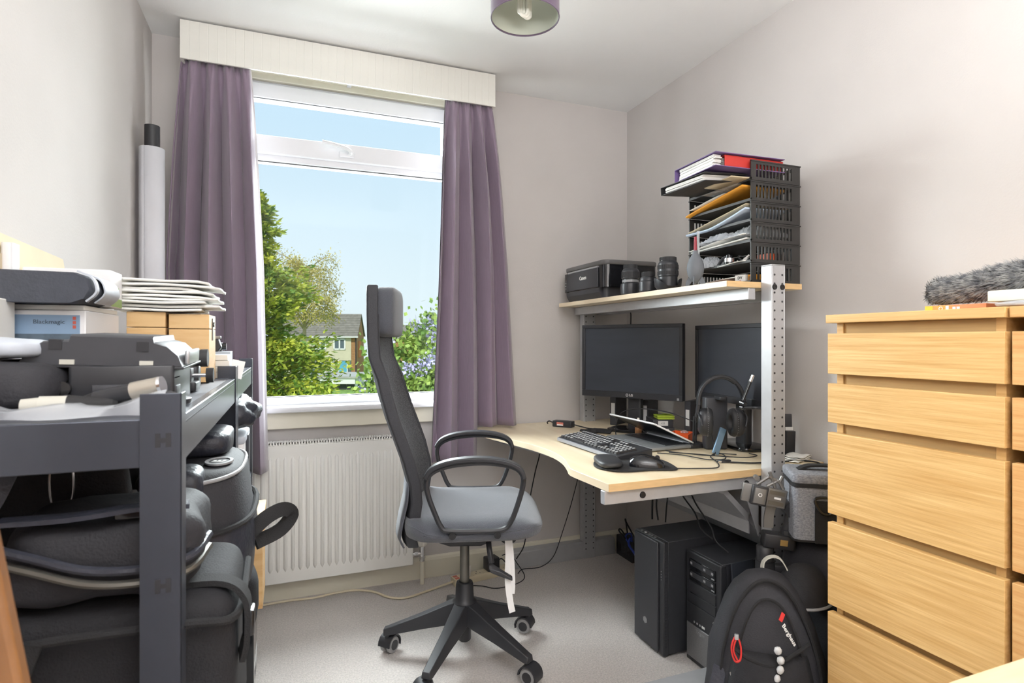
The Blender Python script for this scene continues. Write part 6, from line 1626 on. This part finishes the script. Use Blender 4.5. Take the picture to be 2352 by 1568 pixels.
for k in range(9):
    x0 = -0.362 + rg_.uniform(-0.008, 0.008); x1 = -0.176 + rg_.uniform(-0.022, 0.024); y0 = 1.528 + rg_.uniform(-0.012, 0.012); y1 = 1.682 + rg_.uniform(-0.012, 0.012)
    z0 = S0 + 0.1675 + k * 0.0085
    ph_ = rg_.uniform(0, 6)
    o = MB().grid([[(x0 + (x1 - x0) * i / 8, y0 + (y1 - y0) * j / 8, z0 + 0.0012 * math.sin(i * 0.9 + ph_) + 0.001 * math.sin(j + ph_) - (0.006 * max(0, (i - 6) / 2) ** 2 if k > 3 else 0)) for j in range(9)] for i in range(9)]).build('paper_bag', 'paper', None, smooth=60)
    o.modifiers.new('s', 'SOLIDIFY').thickness = 0.0055
    tag(o, ['flat white paper bag, lowest of the pile on the pine boxes', 'second lowest white paper bag of the pile on the pine boxes', 'third lowest white paper bag of the pile on the pine boxes', 'fourth lowest white paper bag of the pile on the pine boxes', 'middle white paper bag of the pile on the pine boxes', 'fourth highest white paper bag of the pile on the pine boxes', 'third highest white paper bag of the pile on the pine boxes', 'second highest white paper bag of the pile on the pine boxes', 'uppermost white paper bag of the pile on the pine boxes'][k], 'paper bag', 'paper bags piled on the pine boxes')
# odds and ends near the shelf's front edge
def knob_gadget(label, x, y, rz):
    t = thing('tripod_clamp', label, 'clamp', (x, y, S0), R(rz), group='black tripod clamps on the top shelf')
    MB().rbox(-0.035, 0.03, -0.03, 0.03, 0.0, 0.018, 0.006).build('base_plate', 'black_plastic', t)
    MB().rbox(-0.03, 0.02, -0.02, 0.02, 0.018, 0.045, 0.004).build('block', 'printer_black', t)
    MB().cyl((0.02, 0, 0.03), (0.045, 0, 0.03), 0.004, n=10).build('screw', 'chrome', t)
    MB().cyl((0.045, 0, 0.03), (0.058, 0, 0.03), 0.015, n=18).build('knob', 'black_rubber', t)
    return t
knob_gadget('black tripod clamp with round knob at the front edge of the top shelf', -0.20, 1.30, 0)
t = thing('tripod_plate', 'stack of black quick-release plates beside the near shelf post', 'tripod plate', (-0.185, 1.04, S0))
MB().lathe([(0.038, 0.0), (0.040, 0.002), (0.040, 0.008), (0.036, 0.010)], 28).build('lower_disc', 'black_plastic', t)
MB().rbox(-0.032, 0.022, -0.02, 0.02, 0.010, 0.030, 0.003).build('block', 'printer_black', t)
MB().rbox(-0.035, 0.020, -0.024, 0.024, 0.040, 0.044, 0.002).box(0.002, 0.01, -0.01, 0.01, 0.030, 0.040).build('upper_plate', 'silver', t, bev=0.0008)
t = thing('monopod_tube', 'thick black lens-like cylinder lying behind the light panel', 'cylinder', (0, 0, 0))
MB().cyl((-0.30, 1.40, S0 + 0.062), (-0.178, 1.40, S0 + 0.062), 0.0175, n=24).build('barrel', 'lens_black', t)
MB().cyl((-0.178, 1.40, S0 + 0.062), (-0.164, 1.40, S0 + 0.062), 0.019, n=24).build('end_cap', 'lens_ring', t)
MB().rbox(-0.29, -0.18, 1.378, 1.422, S0, S0 + 0.0442, 0.006).build('cradle', 'black_plastic', t)
t = thing('stapler', 'grey hand stapler lying at the far end of the near top shelf', 'stapler', (-0.235, 1.60, S0 + 0.045))
t.location = (-0.222, 1.735, S0 + 0.064)
MB().loft([[(x, y, z) for x, z in ((-0.05, 0.0), (0.045, 0.006), (0.052, 0.018), (0.045, 0.04), (0.0, 0.036), (-0.05, 0.012))] for y in (-0.016, 0.016)]).build('upper_arm', 'charcoal_metal', t, bev=0.003)
MB().rbox(0.01, 0.05, -0.014, 0.014, 0.0405, 0.048, 0.003).build('pad', 'print_grey', t)
MB().tube([(-0.045, 0, 0.012), (-0.03, 0, 0.034), (-0.01, 0, 0.038)], 0.003, 6, 4).build('spring_wire', 'chrome', t)
t = thing('paper_pack', 'bundle of folded white leaflets under the grey stapler', 'papers', (-0.262, 1.715, S0))
for k in range(4): MB().box(0.002 * k, 0.112 - 0.004 * (k % 2), 0, 0.07, 0.0155 * k, 0.0155 * k + 0.0148).build('leaflet', 'paper', t, bev=0.001)
o = MB().box(0, 0.032, 0, 0.004, 0, 0.05).build('paper_tag', 'tag_white', None, smooth=0); o.location = (-0.152, 1.72, S0 + 0.002); o.rotation_euler = (R(-14), R(14), R(10)); tag(o, 'small white tag leaning at the shelf edge', 'tag')
t = thing('small_carton', 'small grey carton on the unit by the curtain', 'box', (-0.232, 1.86, S0))
MB().box(0, 0.072, 0, 0.07, 0, 0.068).build('carton', 'sleeve_trim', t, bev=0.001)
t = thing('action_camera', 'small black camera on top of the grey carton near the curtain', 'camera', (-0.228, 1.865, S0 + 0.0685))
MB().rbox(0, 0.045, 0, 0.03, 0, 0.026, 0.004).build('body', 'black_plastic', t)
MB().cyl((0.045, 0.015, 0.014), (0.056, 0.015, 0.014), 0.010, n=16).build('lens', 'black_gloss', t)
MB().cyl((0.03, 0.015, 0.026), (0.03, 0.015, 0.031), 0.005, n=12).build('button', 'chrome', t)
t = thing('white_carton', 'tiny white carton behind the grey stapler', 'box', (-0.35, 2.02, S0))
MB().box(0, 0.10, 0, 0.08, 0, 0.13).build('carton', 'box_white', t, bev=0.001)

# ---- bags on the near unit's middle shelf
S1 = 0.5005
t = thing('camera_case', 'big black soft camera case on the middle shelf nearest the camera', 'case', (0, 0, 0))
MB().soft(-0.47, -0.072, 0.893, 1.17, S1 + 0.005, S1 + 0.305, 9, 44, 24, 0.006, 8, 2).build('body', 'nylon_black', t, smooth=80)
MB().tube([(-0.45, 0.878, S1 + 0.27), (-0.30, 0.872, S1 + 0.285), (-0.13, 0.876, S1 + 0.28), (-0.075, 0.90, S1 + 0.268), (-0.068, 1.0, S1 + 0.262), (-0.07, 1.15, S1 + 0.262)], 0.006, 8, 6).build('piping', 'webbing', t)
MB().strap([(-0.16, 0.95, S1 + 0.31), (-0.09, 0.945, S1 + 0.306), (-0.06, 0.94, S1 + 0.28), (-0.058, 0.94, S1 + 0.23), (-0.066, 0.945, S1 + 0.19)], 0.016, 0.004, lambda p: (p.x + 0.2, 0, p.z - 0.6), 5).build('strap', 'webbing', t)
MB().rbox(-0.064, -0.048, 0.925, 0.958, S1 + 0.225, S1 + 0.262, 0.005).build('buckle', 'black_gloss', t)
MB().strap([(-0.30, 0.868, S1 + 0.29), (-0.33, 0.866, S1 + 0.2), (-0.36, 0.866, S1 + 0.12)], 0.018, 0.003, (0, -1, 0.1), 5).build('front_strap', 'webbing', t)
t = thing('zip_pouch', 'black zipped shoulder bag resting on the big camera case', 'bag', (0, 0, 0))
MB().soft(-0.36, -0.115, 0.885, 1.10, S1 + 0.306, S1 + 0.425, 4, 40, 20, 0.014, 12, 6).build('body', 'nylon_soft', t, smooth=80)
zp = [(-0.35, 0.90, S1 + 0.385), (-0.30, 0.882, S1 + 0.372), (-0.24, 0.876, S1 + 0.35), (-0.18, 0.88, S1 + 0.342), (-0.128, 0.90, S1 + 0.345), (-0.112, 0.97, S1 + 0.352)]
MB().tube(zp, 0.0055, 8, 6).build('zip', 'dull_metal', t)
MB().tube([(x, y - 0.002, z + 0.018) for x, y, z in zp], 0.006, 8, 6).build('upper_piping', 'nylon_sheen', t)
MB().rbox(-0.215, -0.165, 0.89, 0.915, S1 + 0.424, S1 + 0.436, 0.004).build('buckle', 'black_gloss', t)
MB().strap([(-0.34, 0.90, S1 + 0.432), (-0.26, 0.895, S1 + 0.432), (-0.19, 0.90, S1 + 0.436), (-0.13, 0.91, S1 + 0.432)], 0.014, 0.003, (0, 0, 1), 5).build('strap', 'nylon_sheen', t)
t = thing('hanging_bag', 'dark upright bag with a dangling wire clip behind the near shelf beam', 'bag', (0, 0, 0))
MB().soft(-0.50, -0.25, 1.115, 1.182, S1 + 0.312, S1 + 0.485, 5, 30, 16, 0.008, 9, 9).build('body', 'nylon_black', t, smooth=80)
MB().tube([(-0.352, 1.112, 0.955), (-0.335, 1.108, 0.965), (-0.322, 1.108, 0.955), (-0.322, 1.108, 0.91), (-0.335, 1.108, 0.895), (-0.35, 1.11, 0.905)], 0.002, 7, 5, closed=True).build('wire_clip', 'chrome', t)
MB().cyl((-0.358, 1.106, 0.962), (-0.358, 1.100, 0.962), 0.006, n=14).build('rivet', 'grey_strap', t)
t = thing('shoulder_strap', 'pale grey strap hanging at the left edge under the top shelf', 'strap', (0, 0, 0))
MB().strap([(-0.345, 0.93, 0.99), (-0.36, 0.92, 0.95), (-0.385, 0.91, 0.91), (-0.42, 0.91, 0.87)], 0.016, 0.004, (0.3, -1, 0.1), 6).build('webbing', 'nylon_sheen', t)
# round-topped camera backpack with pouches
t = thing('photo_backpack', 'black photo backpack lying flat with a round badge and outer pouches', 'backpack', (0, 0, 0))
def slab(z, gx, gy0, gy1, n_=40):
    r_ = []
    for j in range(n_):
        a = 2 * math.pi * j / n_; e = 2 / 3.2
        r_.append((-0.30 + gx * math.copysign(abs(math.cos(a)) ** e, math.cos(a)), (gy0 + gy1) / 2 + (gy1 - gy0) / 2 * math.copysign(abs(math.sin(a)) ** e, math.sin(a)), z + 0.03 * ((gy0 + gy1) / 2 - 1.4)))
    return r_
zb = S1 + 0.22
MB().loft([slab(zb - 0.10, 0.19, 1.20, 1.64), slab(zb - 0.07, 0.225, 1.19, 1.66), slab(zb + 0.02, 0.232, 1.19, 1.66), slab(zb + 0.07, 0.226, 1.19, 1.655)]).build('lower_body', 'nylon_sheen', t, smooth=60)
MB().loft([slab(zb + 0.07, 0.224, 1.20, 1.65), slab(zb + 0.075, 0.221, 1.20, 1.65), slab(zb + 0.16, 0.212, 1.20, 1.64), slab(zb + 0.178, 0.198, 1.21, 1.62), slab(zb + 0.18, 0.05, 1.3, 1.5)]).build('upper_body', 'nylon_soft', t, smooth=60)
MB().tube([Vector(p) + Vector((0, 0, 0.001)) for p in slab(zb + 0.168, 0.208, 1.20, 1.635)], 0.004, 7, closed=True).build('piping', 'print_grey', t)
MB().tube(slab(zb + 0.072, 0.230, 1.188, 1.662), 0.006, 7, closed=True).build('zip', 'webbing', t)
bd = Matrix.Translation((-0.138, 1.36, zb + 0.182))
MB().lathe([(0.026, 0), (0.034, 0.0), (0.034, 0.004), (0.026, 0.004)], 32, bd @ Matrix.Diagonal((0.8, 1.2, 1, 1))).build('badge_ring', 'print_grey', t)
MB().lathe([(0.001, 0), (0.026, 0), (0.026, 0.002), (0.001, 0.002)], 32, bd @ Matrix.Diagonal((0.8, 1.2, 1, 1))).build('badge', 'gel_black', t)
text('E', 'badge_letter', 'label_white', t, bd @ Matrix.Translation((0, 0, 0.0022)) @ Matrix.Rotation(R(70), 4, 'Z'), 0.034, bold=0.001)
MB().soft(-0.28, -0.125, 1.42, 1.62, zb + 0.175, zb + 0.235, 4, 26, 12, 0.006, 14, 3).build('top_pouch', 'nylon_sheen', t, smooth=80)
MB().soft(-0.26, -0.15, 1.19, 1.30, zb + 0.13, zb + 0.20, 4, 26, 12, 0.006, 14, 4).build('side_pouch', 'nylon_sheen', t, smooth=80)
MB().strap([(-0.08, 1.38, zb + 0.02), (-0.045, 1.40, zb + 0.045), (-0.012, 1.43, zb + 0.05), (0.005, 1.45, zb + 0.03), (-0.02, 1.44, zb + 0.0), (-0.07, 1.40, zb - 0.01)], 0.016, 0.004, (0.2, -1, 0.3), 6).build('carry_handle', 'webbing', t)
# crinkled rain cover
t = thing('rain_cover', 'crinkled dark blue-grey rain cover bundled under the top shelf', 'rain cover', (0, 0, 0))
MB().soft(-0.36, -0.083, 1.755, 2.03, 0.895, 0.990, 3, 48, 26, 0.022, 22, 7).build('bundle', 'nylon_sheen', t, smooth=80)
t.location = (0.0, 0.0, 0.005)
# second unit contents
pine_tall = thing('wooden_crate', 'narrow pine crate on the unit beside the radiator', 'crate', (-0.36, 2.03, 0.2905))
MB().box(0, 0.28, 0, 0.20, 0, 0.285).build('body', 'pine', pine_tall, bev=0.002)
MB().box(-0.002, 0.284, -0.003, 0.203, 0.286, 0.302).build('lid', 'pine', pine_tall, bev=0.002)
t = thing('white_case', 'tall white plastic storage box with grey latch on the second unit', 'box', (-0.42, 1.80, 0.6655))
MB().rbox(0, 0.30, 0, 0.20, 0, 0.20, 0.012, vert=True).build('body', 'box_white', t, bev=0.002)
MB().rbox(-0.004, 0.304, -0.004, 0.204, 0.20, 0.222, 0.014).build('lid', 'sleeve_trim', t)
MB().rbox(0.298, 0.308, 0.07, 0.13, 0.10, 0.215, 0.004).build('latch', 'charcoal_metal', t)
t = thing('cream_folder', 'cream cardboard folder standing on the second unit near the curtain', 'folder', (-0.40, 2.10, 0.6655))
MB().box(0, 0.245, 0, 0.05, 0, 0.31).build('folder', 'kraft', t, bev=0.002)
t = thing('black_pouch', 'small black drawstring pouch in front of the pine crate', 'pouch', (0, 0, 0))
MB().soft(-0.28, -0.085, 1.765, 1.98, 0.298, 0.52, 3, 30, 18, 0.012, 10, 12).build('body', 'nylon_black', t, smooth=80)
t = thing('drive_carton', 'black retail carton with barcode label at the bottom of the second unit', 'box', (-0.33, 2.06, 0.0))
MB().box(0, 0.222, 0, 0.22, 0.0, 0.225).build('carton', 'black_gloss', t, bev=0.001)
MB().box(0.222, 0.2226, 0.02, 0.10, 0.03, 0.085).build('barcode_label', 'label_white', t, smooth=0)
MB().box(0.222, 0.2226, 0.12, 0.19, 0.03, 0.085).build('text_label', 'label_white', t, smooth=0)
for k in range(9): MB().box(0.2226, 0.2229, 0.028 + 0.007 * k, 0.031 + 0.007 * k + 0.002 * (k % 2), 0.035, 0.065).build('bar', 'gasket', t, smooth=0)
t = thing('bottom_crate', 'dark plastic crate on the bottom of the near shelving unit', 'crate', (-0.47, 0.90, 0.0905))
MB().rbox(0, 0.30, 0, 0.70, 0, 0.28, 0.02).build('body', 'gel_black', t)
# varnished wooden board leaning at the left edge
VB = thing('wooden_board', 'varnished brown wooden board leaning at the bottom left picture edge', 'board', (0, 0, 0))
MB().loft([[(-0.023 - 0.16 * z - w_, y, z) for w_, y in ((0, 0.488), (0, 0.505), (0.22, 0.505), (0.22, 0.488))] for z in (0.0, 0.4, 0.8, 1.25)]).build('board', 'varnish_brown', VB, bev=0.004)
